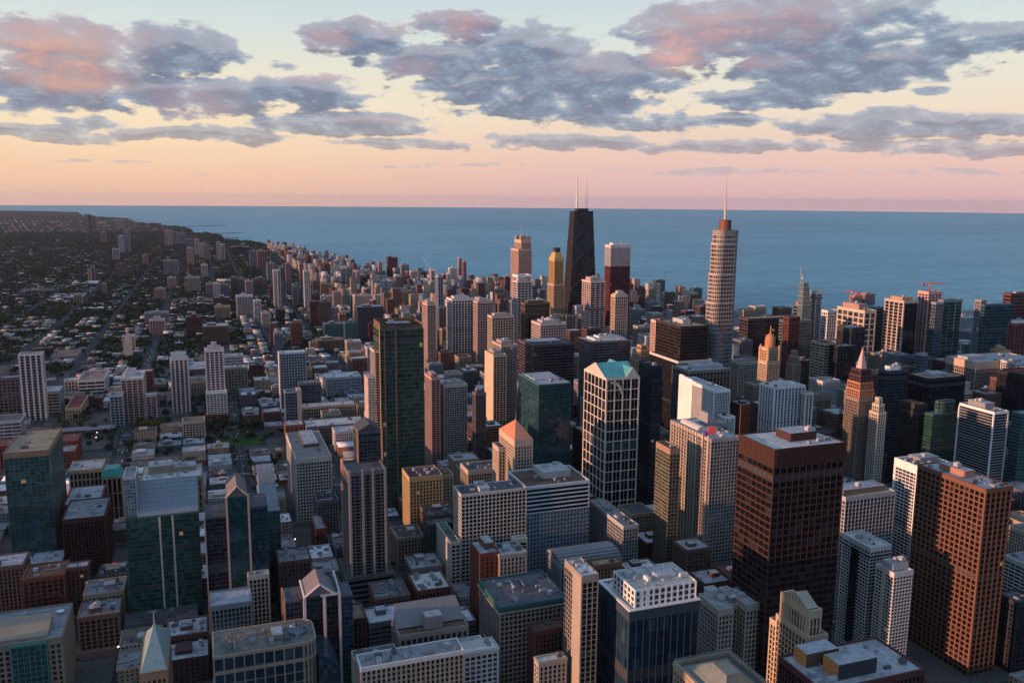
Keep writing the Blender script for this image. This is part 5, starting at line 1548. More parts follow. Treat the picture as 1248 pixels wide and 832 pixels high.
T('office_building', 'building', 'curved white banded block with cluttered roof, left of the avenue', (127, 462), 30, n=133, e=95, corner='SE', st='horiz', wc='pale', gc='dark', roofc=(.3, .18, .16), units=6)
T('office_building', 'building', 'cream plain low block left of the curved white banded block', (95, 463), 28, D=24, e=78, corner='SE', st='stone', wc='cream', gc='dark', roofc='pale', units=1)
T('apartment_tower', 'apartment building', 'red and white gridded apartment tower right of the avenue', (174, 461), 78, n=177, e=147, corner='SE', st=(6, 3.2, 1.2, .5, .8, .4), wc=(.50, .40, .36), gc=(.10, .022, .02), roofc='pale', units=1, cap=2, pent=(.15, .6, .3, .8, 9), pentc='pale')
T('apartment_tower', 'apartment building', 'grey glass lower wing left of the red and white gridded tower', (149, 481), 56, D=20, e=133.5, corner='SE', st=(4.6, 3.4, .7, .4, .8, .3), wc='lgrey', gc='blue', roofc='grey', units=1)
T('apartment_tower', 'apartment building', 'low red gridded wing right of the red and white gridded tower', (190, 481), 50, D=16, e=177.5, corner='SE', st=(5, 3.2, .9, .4, .7, .3), wc=(.46, .38, .36), gc=(.10, .022, .02), roofc='pale', units=0)
T('brick_building', 'building', 'brick-red block behind the red and white gridded tower', (186, 452), 52, D=20, e=168, corner='SE', st='vert', wc=(.17, .05, .04), gc='dark', roofc='pale', units=0)
T('apartment_tower', 'apartment building', 'white and maroon striped tower with stacked white roof, left centre', (229, 437), 98, D=24, e=207, corner='SE', st=(6, 3.2, 2.4, .6, .7, .1), wc=(.58, .50, .49), gc=(.07, .015, .015), roofc='pale', units=0, cap=2, pent=(.05, .9, .2, .9, 10), pentc='pale')
b = T('apartment_tower', 'skyscraper', 'white balcony tower with stepped pinkish crown on a brick base, left centre', (249.5, 427), 128, D=22, e=272, st=(5.4, 3.1, 1.6, .5, .9, .8), wc=(.58, .47, .46), gc='dark', roofc='pale', units=0, cap=3, pent=[(.15, .85, .2, .8, 6), (.35, .65, .3, .7, 12)], pentc=(.56, .42, .40))
tower(b.root, rect(-b.w/2-1, b.w/2+2, -b.d/2-16, -b.d/2-2.0), 20.5, 58, (5.4, 3.1, .9, .4, .9, .6), (.58, .60, .58), 'grey', 'pale', cap=2.5)
tower(b.root, rect(-b.w/2-5, b.w/2+5, -b.d/2-19, -b.d/2-1.8), .25, 20, (4, 9, 1.4, .4, 1.2, .2), (.12, .04, .035), 'dark', 'dgrey', cap=2)
FOOT.append((b.x0-5, b.x1+5, b.y0-19, b.y1, 20, 'base'))
T('office_building', 'building', 'olive green glass block right of the white balcony tower', (273.5, 449), 58, D=30, e=301, st=(4, 3.8, .7, .3, .8, .2), wc=(.20, .20, .16), gc=(.03, .05, .035), roofc='pale', units=4)
T('office_building', 'building', 'pale blue-grey stepped block behind the olive green glass block', (273, 434), 52, D=26, e=296, st='horiz', wc='lgrey', gc='sky', roofc='lgrey', units=2)
b = T('office_tower', 'skyscraper', 'white-framed dark gridded tower standing alone, centre left', (341, 431), 112, n=339.5, e=372, st=(3.6, 3.5, .6, .5, .7, .3), wc=(.46, .48, .52), gc='dark', roofc='pale', cap=1.5, units=1, pale=.2)
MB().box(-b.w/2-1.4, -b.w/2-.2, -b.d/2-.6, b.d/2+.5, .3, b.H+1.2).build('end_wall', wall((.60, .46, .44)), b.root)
T('glass_tower', 'building', 'blue-black glass block with cut corner, front right of the white-framed gridded tower', (364, 468), 62, D=30, e=391, st='glass', wc='dgrey', gc='blue', roofc='grey', cap=3, units=2)
b = T('glass_tower', 'building', 'deep blue glass tower with a cream side wall, in front of the white-framed gridded tower', (347.5, 478), 72, D=24, e=362, st='glass', wc='steel', gc=(.008, .03, .06), roofc='dgrey', units=1, cap=2)
MB().box(b.w/2+.3, b.w/2+7, -b.d/2-.5, b.d/2, .3, b.H+2.5).build('side_wall', wall((.40, .33, .27)), b.root)
T('brick_building', 'building', 'brown-red brick block with dark relief lettering band, below the deep blue glass tower', (348, 519), 30, D=30, e=370, st=(6, 4, 2.5, .3, 2.4, .2), wc=(.19, .08, .05), gc='dark', roofc='pale', units=3)
T('office_building', 'building', 'long low cream colonnaded block right of the deep blue glass tower', (367, 497), 30, D=26, e=432, st='vert', wc=(.36, .29, .22), gc='dark', roofc='pale', units=4)
T('office_building', 'building', 'pale grey block with white roof behind the colonnaded block', (398, 461), 44, n=394, e=440, st='vert', wc='lgrey', gc='sky', roofc='pale', units=6)
T('office_building', 'building', 'long dark low block with white roof boxes, left of the green glass giant', (374, 521), 30, n=370, e=445, st='horiz', wc='dgrey', gc='black', roofc='pale', units=8)
T('office_building', 'building', 'white masonry block with tall window strips and grey roof, beside the street at centre left', (360.5, 560), 77, n=349, e=403.5, st=(3.6, 3.9, 1.2, .5, 1.4, .3), wc=(.46, .42, .36), gc='dark', roofc=(.24, .21, .20), cap=5, units=3, win=100, pent=[(.35, .8, .4, .95, 4)], pentc='brown')
T('brick_building', 'building', 'narrow dark red block beside a pale-edged wall, right of the street lamps at centre left', (385, 645), 30, n=379, e=397, st='stone', wc=(.13, .045, .04), gc='dark', roofc='grey', units=1)
T('office_building', 'building', 'dark hunched block with cream right end, behind the narrow dark red block', (387, 612), 46, n=383, e=412, st='stone', wc='dgrey', gc='dark', roofc='dark', units=1)
T('brick_building', 'building', 'brick block with dark roof clutter and orange edge, below the twin-shaft tower', (459, 731), 44, n=450, e=499, st='stone', wc=(.14, .07, .055), gc='dark', roofc='dgrey', units=7)
T('brick_building', 'building', 'brick block with a white weathered roof, right of the roof-cluttered brick block', (509, 721), 42, n=498, e=549, st='stone', wc=(.16, .06, .045), gc='dark', roofc='pale', units=5)
b = T('office_building', 'building', 'grey stone block with a long folded metal roof and central lift house, bottom centre', (487, 776), 62, n=478, e=570, st=(4.4, 5, 1.6, .6, 1.2, .2), wc=(.26, .22, .19), gc='dark', roofc='brown', cap=3, units=2, win=50)
MB().prism([(-b.w/2-.5, -b.d*.12), (b.w/2+.5, -b.d*.12), (b.w/2-3, b.d*.42), (-b.w/2+1, b.d*.42)], b.H+1.2, [b.H+1.3, b.H+1.3, b.H+15, b.H+15]).build('folded_roof', wall((.20, .19, .19), .6), b.root)
lh = MB().box(-b.w*.12, b.w*.14, -b.d*.42, -b.d*.05, b.H+1, b.H+11)
lh.build('lift_house', wall((.26, .22, .20)), b.root)
MB().box(-b.w*.11, b.w*.13, -b.d*.40, -b.d*.06, b.H+11, b.H+11.3).build('lift_house_roof', roofing(K['lgrey']), b.root)
b = T('office_building', 'building', 'cream block with a long white roof edge along the bottom border', (440, 815), 70, D=18, e=565, st='stone', wc=(.32, .27, .21), gc='dark', roofc='grey', units=4, capc='pale', cap=2)
b = T('office_building', 'building', 'plain beige box with dark roof top and orange-lit edge, above the bottom border', (432, 806), 66, n=428, e=485, st=(200, 9, .5, .1, .3, .1), wc=(.34, .29, .23), gc='dark', roofc='dgrey', units=5, cap=24)
b = T('office_building', 'building', 'low block with white membrane roofs and pipes, right of the folded metal roof', (545, 800), 50, D=16, e=607, st='grid', wc='pale', gc='dark', roofc='white', units=8, pent=[(.05, .75, .45, .9, 5)], pentc='white', win=30)
T('brick_building', 'building', 'small dark red brick stair tower in front of the teal-corniced block', (652, 770), 60, n=645, e=690, st='stone', wc=(.13, .05, .04), gc='dark', roofc='brown', units=1)
T('office_building', 'building', 'low shed with a pale blue-white roof beside the slim beige stone tower', (657, 808), 54, n=652, e=690, st='stone', wc='stone', gc='dark', roofc='white', units=1)

# ------------------------------------------------------------------ the far towers along the lake and across the middle distance
FAR_N = {}
CW = dict(white='white', pale='pale grey', cream='cream', tan='tan', pink='pink', rose='rose pink', red='brick red', grey='grey', blue='blue-grey', dark='dark', brown='brown', maroon='maroon', orange='orange-tinted', teal='teal')  # orange towers: warm low sunlight put into the wall colour
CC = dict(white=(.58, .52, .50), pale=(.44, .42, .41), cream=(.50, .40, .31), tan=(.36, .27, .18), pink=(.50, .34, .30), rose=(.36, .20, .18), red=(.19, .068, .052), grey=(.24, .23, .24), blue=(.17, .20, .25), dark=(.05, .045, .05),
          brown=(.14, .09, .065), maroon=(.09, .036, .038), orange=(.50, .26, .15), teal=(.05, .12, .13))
far = []   # u left, u right, v top, v bottom, colour


def grab(ox, oy, sc, rows):
    for r_ in rows:
        far.append((ox+r_[0]/sc, ox+r_[1]/sc, oy+r_[2]/sc, oy+r_[3]/sc, r_[4]))


grab(170, 245, 4.622, [(148, 182, 165, 248, 'pink'), (184, 215, 175, 240, 'grey'), (222, 262, 178, 235, 'grey'), (272, 305, 265, 360, 'pink'), (280, 300, 352, 418, 'red'), (313, 338, 215, 305, 'pink'), (340, 366, 238, 318, 'pale'),
    (368, 395, 248, 325, 'rose'), (440, 458, 230, 335, 'pink'), (460, 482, 243, 330, 'white'), (345, 368, 335, 400, 'red'), (352, 385, 360, 432, 'cream'), (145, 215, 335, 410, 'grey'), (165, 205, 430, 490, 'pink'), (228, 268, 242, 330, 'dark'),
    (625, 664, 280, 372, 'blue'), (668, 722, 280, 375, 'rose'), (740, 780, 290, 345, 'teal'), (272, 298, 215, 265, 'grey'), (520, 558, 432, 530, 'brown'), (562, 600, 440, 525, 'grey'), (602, 640, 450, 540, 'pink'), (644, 712, 440, 530, 'brown'),
    (380, 418, 468, 530, 'grey'), (421, 456, 462, 540, 'white'), (459, 505, 470, 535, 'grey'), (557, 640, 535, 665, 'pale'), (650, 688, 560, 680, 'white'), (692, 735, 630, 700, 'cream'), (762, 798, 390, 600, 'white'), (801, 828, 370, 600, 'blue'),
    (722, 765, 350, 445, 'grey'), (430, 508, 545, 592, 'maroon'), (432, 510, 595, 660, 'tan'), (66, 140, 670, 750, 'pink'), (370, 500, 705, 800, 'brown'), (40, 160, 630, 695, 'grey'), (90, 145, 495, 550, 'rose'), (265, 340, 430, 510, 'tan'),
    (10, 24, 120, 160, 'red'), (60, 118, 125, 150, 'red'), (18, 50, 303, 355, 'red'), (98, 118, 262, 300, 'red'), (272, 352, 652, 755, 'maroon'), (735, 760, 475, 560, 'red'), (520, 620, 258, 300, 'maroon'), (772, 820, 610, 690, 'dark'), (740, 760, 690, 820, 'red'), (762, 812, 745, 830, 'grey')])
grab(0, 245, 4.622, [(500, 520, 80, 160, 'red'), (522, 540, 84, 150, 'red'), (572, 598, 175, 230, 'rose'), (672, 700, 195, 290, 'pale'), (704, 735, 178, 285, 'grey'), (640, 672, 270, 330, 'pale'), (663, 698, 350, 425, 'red'), (500, 516, 385, 450, 'orange'), (517, 536, 370, 445, 'grey'),
    (420, 460, 528, 575, 'tan'), (575, 600, 465, 520, 'grey'), (698, 758, 760, 838, 'cream'), (700, 722, 332, 360, 'red'), (800, 826, 125, 160, 'red'), (480, 512, 75, 95, 'blue'), (808, 832, 305, 355, 'rose')])
grab(340, 285, 5.943, [(0, 18, 260, 545, 'pale'), (20, 48, 240, 520, 'blue'), (55, 92, 212, 430, 'rose'), (105, 142, 380, 525, 'grey'), (144, 175, 385, 520, 'blue'), (155, 184, 215, 430, 'rose'), (188, 234, 268, 545, 'white'), (240, 270, 250, 310, 'red'), (308, 330, 215, 300, 'red'), (332, 375, 220, 345, 'maroon'),
    (245, 300, 345, 450, 'brown'), (304, 380, 360, 450, 'tan'), (228, 300, 430, 505, 'brown'), (395, 455, 420, 530, 'pink'), (360, 430, 532, 650, 'pale'), (230, 285, 490, 665, 'maroon'), (292, 385, 492, 662, 'brown'), (455, 484, 268, 420, 'blue'), (488, 540, 247, 420, 'grey'), (562, 588, 270, 430, 'pink'), (590, 645, 312, 430, 'dark'), (652, 672, 292, 390, 'pink'),
    (690, 712, 322, 385, 'white'), (722, 752, 208, 345, 'orange'), (787, 868, 172, 330, 'maroon'), (836, 898, 316, 410, 'blue'), (884, 948, 227, 360, 'grey'), (952, 1008, 272, 380, 'cream'), (1036, 1084, 277, 370, 'brown'), (1092, 1130, 262, 390, 'pink'), (877, 968, 412, 590, 'tan'), (972, 1058, 388, 475, 'dark'),
    (548, 682, 445, 620, 'cream'), (566, 770, 530, 810, 'dark'), (772, 838, 415, 545, 'rose'), (762, 858, 550, 605, 'pink'), (977, 1030, 530, 650, 'maroon'), (1186, 1213, 292, 485, 'orange'), (1216, 1248, 290, 460, 'white'), (332, 473, 652, 810, 'teal'), (478, 600, 642, 815, 'teal'), (650, 718, 652, 815, 'maroon'), (92, 175, 645, 810, 'red'),
    (280, 480, 770, 850, 'brown'), (226, 282, 785, 850, 'tan'), (685, 775, 428, 520, 'grey'), (520, 545, 455, 600, 'teal'), (435, 490, 580, 640, 'orange'), (1010, 1034, 335, 385, 'pale'), (300, 392, 452, 490, 'pale'), (430, 452, 350, 430, 'brown'), (402, 430, 320, 420, 'grey'), (610, 700, 268, 330, 'cream'), (400, 428, 330, 400, 'blue')])
grab(540, 270, 5.367, [(40, 98, 305, 450, 'white'), (100, 128, 238, 445, 'pink'), (129, 155, 262, 440, 'rose'), (124, 196, 407, 490, 'blue'), (203, 284, 385, 505, 'tan'), (288, 344, 385, 515, 'cream'), (348, 432, 400, 520, 'cream'), (590, 640, 385, 510, 'orange'), (642, 690, 380, 490, 'brown'), (805, 900, 600, 690, 'tan'),
    (815, 918, 680, 760, 'rose'), (1062, 1105, 470, 760, 'brown'), (0, 22, 345, 495, 'orange'), (330, 450, 520, 610, 'grey'), (400, 450, 360, 400, 'cream'), (1103, 1127, 500, 750, 'tan')])
grab(740, 270, 5.367, [(305, 384, 385, 470, 'teal'), (195, 355, 482, 540, 'blue'), (358, 410, 468, 540, 'cream'), (412, 456, 466, 540, 'grey'), (458, 520, 430, 540, 'orange'), (470, 610, 468, 540, 'tan'), (552, 628, 437, 520, 'teal'), (495, 635, 520, 590, 'grey'), (165, 262, 435, 520, 'dark'), (172, 206, 580, 700, 'red'), (208, 252, 590, 700, 'brown'),
    (255, 330, 530, 700, 'grey'), (330, 400, 545, 610, 'cream'), (130, 170, 530, 720, 'maroon'), (600, 640, 575, 620, 'cream'), (556, 665, 620, 700, 'dark'), (350, 470, 560, 640, 'brown'), (0, 30, 470, 740, 'maroon'), (440, 600, 590, 640, 'tan'), (1000, 1100, 615, 680, 'maroon')])
grab(940, 310, 4.05, [(30, 90, 275, 330, 'pale'), (0, 38, 308, 370, 'dark'), (210, 330, 285, 380, 'rose'), (930, 1018, 310, 370, 'pale'), (920, 1070, 440, 505, 'teal'), (960, 1060, 380, 440, 'grey'), (210, 250, 215, 260, 'dark'), (450, 520, 195, 240, 'rose'), (1075, 1180, 470, 520, 'tan'), (400, 452, 205, 240, 'orange'), (1185, 1240, 340, 360, 'red')])
rg = random.Random(11)
SHAPES = [('balc', 'balcony'), ('vert', 'ribbed'), ('grid', 'gridded'), ('bal2', 'banded'), ('horiz', 'striped')]
LAND = [((480, 400), 'the large green glass tower'), ((711, 300), 'the black tapered tower'), ((636, 300), 'the pink turreted tower'), ((678, 330), 'the gold-topped tower'), ((884, 320), 'the silver spire tower'), ((260, 440), 'the white tower with pinkish crown'),
        ((355, 450), 'the white-framed gridded tower'), ((218, 450), 'the white and maroon striped tower'), ((160, 470), 'the red and white gridded tower'), ((37, 470), 'the white and black striped tower'), ((753, 320), 'the red tower with white crown'), ((560, 395), 'the white ribbed slab tower'),
        ((1098, 380), 'the tall cream and black striped tower'), ((1045, 390), 'the cream window-grid tower'), ((1212, 390), 'the broad teal-black lakeside tower'), ((830, 410), 'the flat-topped brown-black tower'), ((534, 370), 'the blue-grey needle tower'), ((265, 283), 'the breakwaters'), ((723, 370), 'the pink and white balcony tower')]
SEEN = {}
LABELS_USED = set(o['label'] for o in bpy.data.objects if 'label' in o)


def place_words(u, v):
    best = sorted(LAND, key=lambda t: (t[0][0]-u)**2+2.0*(t[0][1]-v)**2)
    out = []
    for (lu, lv), nm in best[:6]:
        du, dv = u-lu, v-lv
        if abs(du) > 1.6*abs(dv):
            wd = ('just ' if abs(du) < 22 else ('well ' if abs(du) > 70 else ''))+('right of ' if du > 0 else 'left of ')
        elif dv > 0:
            wd = 'below and right of ' if du > 10 else ('below and left of ' if du < -10 else 'below ')
        else:
            wd = 'beyond and right of ' if du > 10 else ('beyond and left of ' if du < -10 else 'beyond ')
        out.append(wd+nm)
    return out


def unique(stems, places):
    for pl in places:
        for s_ in stems:
            l = s_+' '+pl
            if l not in LABELS_USED and len(l.split()) <= 16:
                LABELS_USED.add(l)
                return l
    return stems[-1]+' '+places[-1]


for (ul, ur, vt, vb, colw) in far:
    uc = (ul+ur)/2
    g0 = at(uc, vb+2.0, 0)
    dist = math.hypot(g0.x, g0.y)
    west = g0.x < -20
    top = at_dist(uc, vt, dist)
    H = max(8, top.z)
    ppm = FPX/((g0-EYE).length)*1.0
    wpx = ur-ul
    bear = math.atan2(g0.x, g0.y)
    s_, c_ = abs(math.sin(bear)), math.cos(bear)
    asp = rg.uniform(.55, .95) if wpx/ppm > 30 else rg.uniform(.8, 1.3)
    wE = wpx/ppm/(c_+s_*asp)
    wN = max(12, min(wE*asp, 70))
    stl, stw = SHAPES[rg.randrange(5)]
    if H < 30:
        stl, stw = ('grid', 'low')
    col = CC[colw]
    x_, y_ = g0.x, g0.y
    size = 'slim' if wE < 20 and H > 40 else ('broad' if wE > 48 else ('tall' if H > 95 else ('low' if H < 32 else 'mid-height')))
    kind = 'tower' if H > 38 else 'block'
    sh2 = {'low': 'plain'}.get(stw, stw)
    lab = unique(['%s %s %s %s' % (size, CW[colw], sh2, kind), '%s %s %s apartment %s' % (size, CW[colw], sh2, kind), '%s %s %s flat-roofed %s' % (size, CW[colw], sh2, kind)], place_words(uc, (vt+vb)/2))
    root = empty('apartment_tower' if H > 38 else 'apartment_block', (x_, y_+wN/2, 0), lab, 'apartment building' if H > 38 else 'building')
    rc = rect(-wE/2, wE/2, -wN/2, wN/2)
    FOOT.append((x_-wE/2, x_+wE/2, y_, y_+wN, H, lab))
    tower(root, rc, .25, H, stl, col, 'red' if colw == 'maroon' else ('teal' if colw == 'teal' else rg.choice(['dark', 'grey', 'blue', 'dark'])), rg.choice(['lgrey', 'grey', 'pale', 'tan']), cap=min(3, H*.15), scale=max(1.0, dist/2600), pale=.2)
    a = rg.uniform(.1, .4)
    gear(root, -wE/2, wE/2, -wN/2, wN/2, H+.06, 1 if wE > 22 and dist < 3500 else 0, rg.random(), (a, a+rg.uniform(.25, .5), .3, .75, rg.uniform(3, 7)), col)

# church with a pale spire at left, cranes, mast
p = at(157, 438, 0)
b = Bd()
ch = empty('church_tower', (p.x, p.y, 0), 'pale tapering spire top behind the cream block beside the avenue', 'church')
MB().prism(rect(-9, 9, 0, 18), .25, 44).build('wall', wall(K['cream']), ch)
MB().cone(rect(-8, 8, 1, 17), 44, (0, 9, 70)).build('spire', wall((.50, .36, .30)), ch)


def crane(u, v, dist, h, jib, ang, lab, col, luff=False):
    p = at_dist(u, v, dist)
    r_ = empty('tower_crane', (p.x, p.y, p.z-h), lab, 'crane')
    m_ = wall(col, .6)
    mb = MB()
    for sx in (-1, 1):
        for sy in (-1, 1):
            mb.tube((sx*1.1, sy*1.1, 0), (sx*1.1, sy*1.1, h), .35, n=4)
    for i in range(int(h/4)):
        mb.tube((-1.1, -1.1, i*4), (1.1, -1.1, i*4+4), .2, n=4).tube((1.1, 1.1, i*4), (-1.1, 1.1, i*4+4), .2, n=4).tube((1.1, -1.1, i*4), (1.1, 1.1, i*4+4), .2, n=4)
    mb.build('mast', m_, r_)
    d = Vector((math.cos(ang), math.sin(ang), 1.6 if luff else .02)).normalized()
    e = Vector((-math.sin(ang), math.cos(ang), 0))
    jb = MB()
    o = Vector((0, 0, h))
    for s in (-1, 1):
        jb.tube(o+e*s*.9, o+d*jib+e*s*.5, .4, .3, 4)
    jb.tube(o+Vector((0, 0, 2)), o+d*jib+Vector((0, 0, .5)), .4, .3, 4)
    n = int(jib/5)
    for i in range(n):
        jb.tube(o+d*(i*5)+e*.9, o+d*(i*5+5)+Vector((0, 0, 1.2)), .2, n=4)
    jb.build('jib', m_, r_)
    cb = MB()
    dd = Vector((math.cos(ang), math.sin(ang), 0))
    cb.tube(o, o-dd*14, .8, n=4)
    q = o-dd*13
    cb.box(q.x-2, q.x+2, q.y-2, q.y+2, h-2.5, h+1)
    cb.build('counterweight', m_, r_)
    MB().box(-1.4, 1.4, -2.8, -1.2, h-2.6, h).build('cab', wall(K['pale']), r_)
    MB().tube((0, 0, h), (0, 0, h+8), .4, .2, 4).tube((0, 0, h+8), tuple(o+d*jib*.7), .15, n=3).tube((0, 0, h+8), tuple(o-dd*12), .15, n=3).build('apex_stay', m_, r_)


crane(1133, 346, 1850, 20, 30, R(-20), 'red tower crane on the roof of the pink tower, upper right', (.45, .06, .03))
crane(1038, 356, 1850, 22, 15, R(120), 'small red crane mast behind the cream window-grid tower', (.45, .07, .04))
crane(977, 338, 2000, 45, 22, R(70), 'grey crane mast beside the sail-topped pale green tower', (.34, .33, .33), True)
crane(525, 329, 2700, 40, 50, R(150), 'white luffing crane with a long raised boom against the lake', (.62, .62, .62), True)
crane(168, 268, 11500, 30, 20, R(10), 'far dark mast at the shore beyond the avenue', (.10, .10, .11))

# ------------------------------------------------------------------ towers across the river to the west, outside the picture: they throw the long shadows
for (x, y, w_, d_, h_) in [(-330, 660, 45, 40, 150), (-420, 790, 50, 40, 120), (-420, 540, 55, 45, 165), (-330, 400, 45, 45, 190), (-520, 930, 45, 45, 110), (-340, 905, 50, 34, 95), (-620, 700, 60, 40, 130), (-470, 1080, 60, 40, 85),
                           (-640, 1210, 50, 40, 75), (-180, 300, 45, 50, 160), (-800, 1500, 60, 40, 70)]:
    r_ = empty('office_tower', (x, y, 0), 'grey office tower west of the river, beyond the left border of the view', 'skyscraper', 'towers west of the river')
    FOOT.append((x-w_/2, x+w_/2, y-d_/2, y+d_/2, h_, 'west'))
    tower(r_, rect(-w_/2, w_/2, -d_/2, d_/2), .25, h_, 'horiz', 'grey', 'dark', 'grey', cap=4)

# ------------------------------------------------------------------ ordinary blocks that fill the street grid
rg = random.Random(5)
LOW_COL = [('brick', (.155, .075, .057)), ('brown', (.14, .09, .065)), ('grey', (.22, .22, .22)), ('cream', (.38, .32, .25)), ('dark red', (.095, .048, .043)), ('tan', (.30, .23, .16)), ('pale', (.44, .42, .40)), ('slate', (.12, .125, .14))]
LOW_ROOF = [('pale', (.46, .46, .48)), ('grey', (.24, .24, .25)), ('white', (.64, .64, .66)), ('dark', (.09, .09, .095)), ('brown', (.19, .14, .11)), ('light grey', (.36, .36, .38))]
fill = []
for i in range(len(NS)-1):
    for j in range(len(EW)-1):
        bx0, bx1, by0, by1 = NS[i]+12, NS[i+1]-12, EW[j]+10, EW[j+1]-10
        if NS[i] in (-132, 158): bx0 += 4
        if NS[i+1] in (-132, 158): bx1 -= 4
        ym, xm = (by0+by1)/2, (bx0+bx1)/2
        big = ym < 2000
        nx_ = max(1, round((bx1-bx0)/(34 if big else 26)))
        ny_ = max(1, round((by1-by0)/(32 if big else 24)))
        whole = xm < 120 and 1450 < ym < 4200 and rg.random() < .24
        if whole: nx_, ny_ = rg.choice([(1, 1), (1, 2), (2, 1)])
        for a in range(nx_):
            for c in range(ny_):
                x0, x1 = bx0+(bx1-bx0)*a/nx_+.5, bx0+(bx1-bx0)*(a+1)/nx_-.5
                y0, y1 = by0+(by1-by0)*c/ny_+.5, by0+(by1-by0)*(c+1)/ny_-.5
                q1, q2, q3, q4, q5 = [rg.random() for _ in range(5)]
                seed = rg.random()
                x, y = (x0+x1)/2, (y0+y1)/2
                if y < 900:
                    h = 22+40*q1**1.5 if x > 0 else 14+24*q1
                elif y < 2000:
                    h = (16+48*q1**1.6 if x > 260 else (10+24*q1**1.4 if x > -60 else 7+15*q1**1.3))
                    if x > 700: h = 36+85*q1**1.3
                elif y < 3000:
                    h = (26+95*q1**1.7 if x > 480 else (8+14*q1**1.5 if x > 100 else 6+9*q1**1.6))
                else:
                    h = 5.5+5*q1**1.5 if x < 450 else 14+60*q1**1.7
                if -165 < x < 150 and 1130 < y < 1430: h = 6+5*q1
                if y < 660: h = 12+10*q1
                if whole: h = 7+6*q1
                fill.append(dict(id=len(fill), x0=x0+q2*2, x1=x1-q3*2.5, y0=y0+q4*2, y1=y1-q5*2.5, h=h, r=seed, q=(q1, q2, q3, q4, q5)))


def clear_lot(f, m_=1.5):
    for a in FOOT:
        if a[0]-m_ < f['x1'] and a[1]+m_ > f['x0'] and a[2]-m_ < f['y1'] and a[3]+m_ > f['y0']:
            return False
    for (a, b_, c, d) in LAWNS:
        if a < f['x1'] and b_ > f['x0'] and c < f['y1'] and d > f['y0']:
            return False
    return True


def in_view(x, y, z, pad=40):
    u, v, d = project((x, y, z))
    return d > 10 and -pad < u < 1248+pad and v < 832+pad


TREES_AT, keep = [], []
for f in fill:
    x, y = (f['x0']+f['x1'])/2, (f['y0']+f['y1'])/2
    if not (in_view(x, y, f['h']) or in_view(x, y, 0)):
        continue
    if not in_land(x, y) or not clear_lot(f):
        continue
    # gaps: parking lots, gardens, and more trees the further north and west
    pgap = .05 if y < 1300 else (.16 if y < 2000 else (.32 if y < 3000 else .55))
    if x > 300: pgap *= .45
    if x < 100 and 1450 < y < 3200: pgap *= 1.5
    if random.Random(f['r']).random() < pgap:
        for t in range(3 if y < 1400 else 8):
            TREES_AT.append((f['x0']+(f['x1']-f['x0'])*random.Random(f['r']+t*.37).random(), f['y0']+(f['y1']-f['y0'])*random.Random(f['r']*2+t).random()))
        continue
    keep.append(f)
VIS = {5296, 5905, 5919, 5933, 5936, 5943, 5962, 6044, 6045, 6095, 6620, 6638, 6641, 6645, 6647, 6651, 6696, 6772, 7477, 7481, 7482, 7491, 7492, 7510, 7517, 7518, 7520, 7524, 7538, 7549, 7556, 7559, 7563, 7576, 7583, 7587, 7591, 8438, 8439, 8442, 8443, 8446, 8448, 8449, 8456, 8460, 8466, 8467, 8468, 8472, 8473, 8486, 8488, 8489, 8494, 8495, 8496, 8497, 8498, 8499, 8501, 8502, 8503, 8504, 8505, 8507, 8508, 8509, 8510, 8512, 8514, 8515, 8516, 8522, 8524, 8527, 8531, 8538, 8541, 8543, 8554, 8568, 8588, 8715, 9394, 9398, 9401, 9404, 9405, 9406, 9409, 9410, 9411, 9412, 9416, 9419, 9420, 9422, 9431, 9432, 9433, 9434, 9437, 9438, 9440, 9451, 9452, 9455, 9456, 9457, 9461, 9462, 9463, 9469, 9470, 9471, 9472, 9478, 9483, 9485, 9486, 9496, 9502, 9512, 9561, 10178, 10184, 10189, 10191, 10194, 10199, 10200, 10203, 10226, 10237, 10242, 10245, 10248, 10253, 10262, 10264, 10270, 10271, 10273, 10300, 10337, 11038, 11048, 11058, 11059, 11061, 11069, 11073, 11074, 11075, 11076, 11081, 11085, 11101, 11106, 11118, 11119, 11120, 11121, 11880, 11881, 11884, 11891, 11892, 11919, 11920, 11925, 11938, 11940, 11942, 11946, 11948, 11949, 11955, 11957, 11960, 11961, 11987, 12004, 12021, 12054, 12056, 12057, 12073, 12113, 12115, 12713, 12765, 12780, 12787, 12789, 12830, 12831, 12832, 12894, 12898, 12910, 12943, 12957, 12958, 12966, 12969, 13613, 13630, 13631, 13632, 13634, 13641, 13695, 13697, 13705, 13726, 13768, 13787, 13788, 13809, 13818, 13821, 13851, 13870, 13879, 14658, 14664, 14668, 14678, 14695, 14697, 14700, 14723, 14731, 14742, 14760, 14764, 14820, 14824, 14838, 14843, 14892, 15545, 15548, 15563, 15565, 15566, 15570, 15587, 15590, 15597, 15606, 15638, 15648, 15741, 15771, 15778, 15816, 16628, 16630, 16652, 16661, 16663, 16670, 16671, 16712, 16726, 16728, 16745, 16746, 16765, 16877, 17722, 17733, 17795, 17799, 17802, 17810, 17838, 17841, 17859, 17866, 17879, 17883, 17912, 17918, 17921, 17925, 17944}
singles = [f for f in keep if (VIS is None or f['id'] in VIS)]
rest = [f for f in keep if not (VIS is None or f['id'] in VIS)]
ROOFM = {n: roofing(c) for n, c in LOW_ROOF}
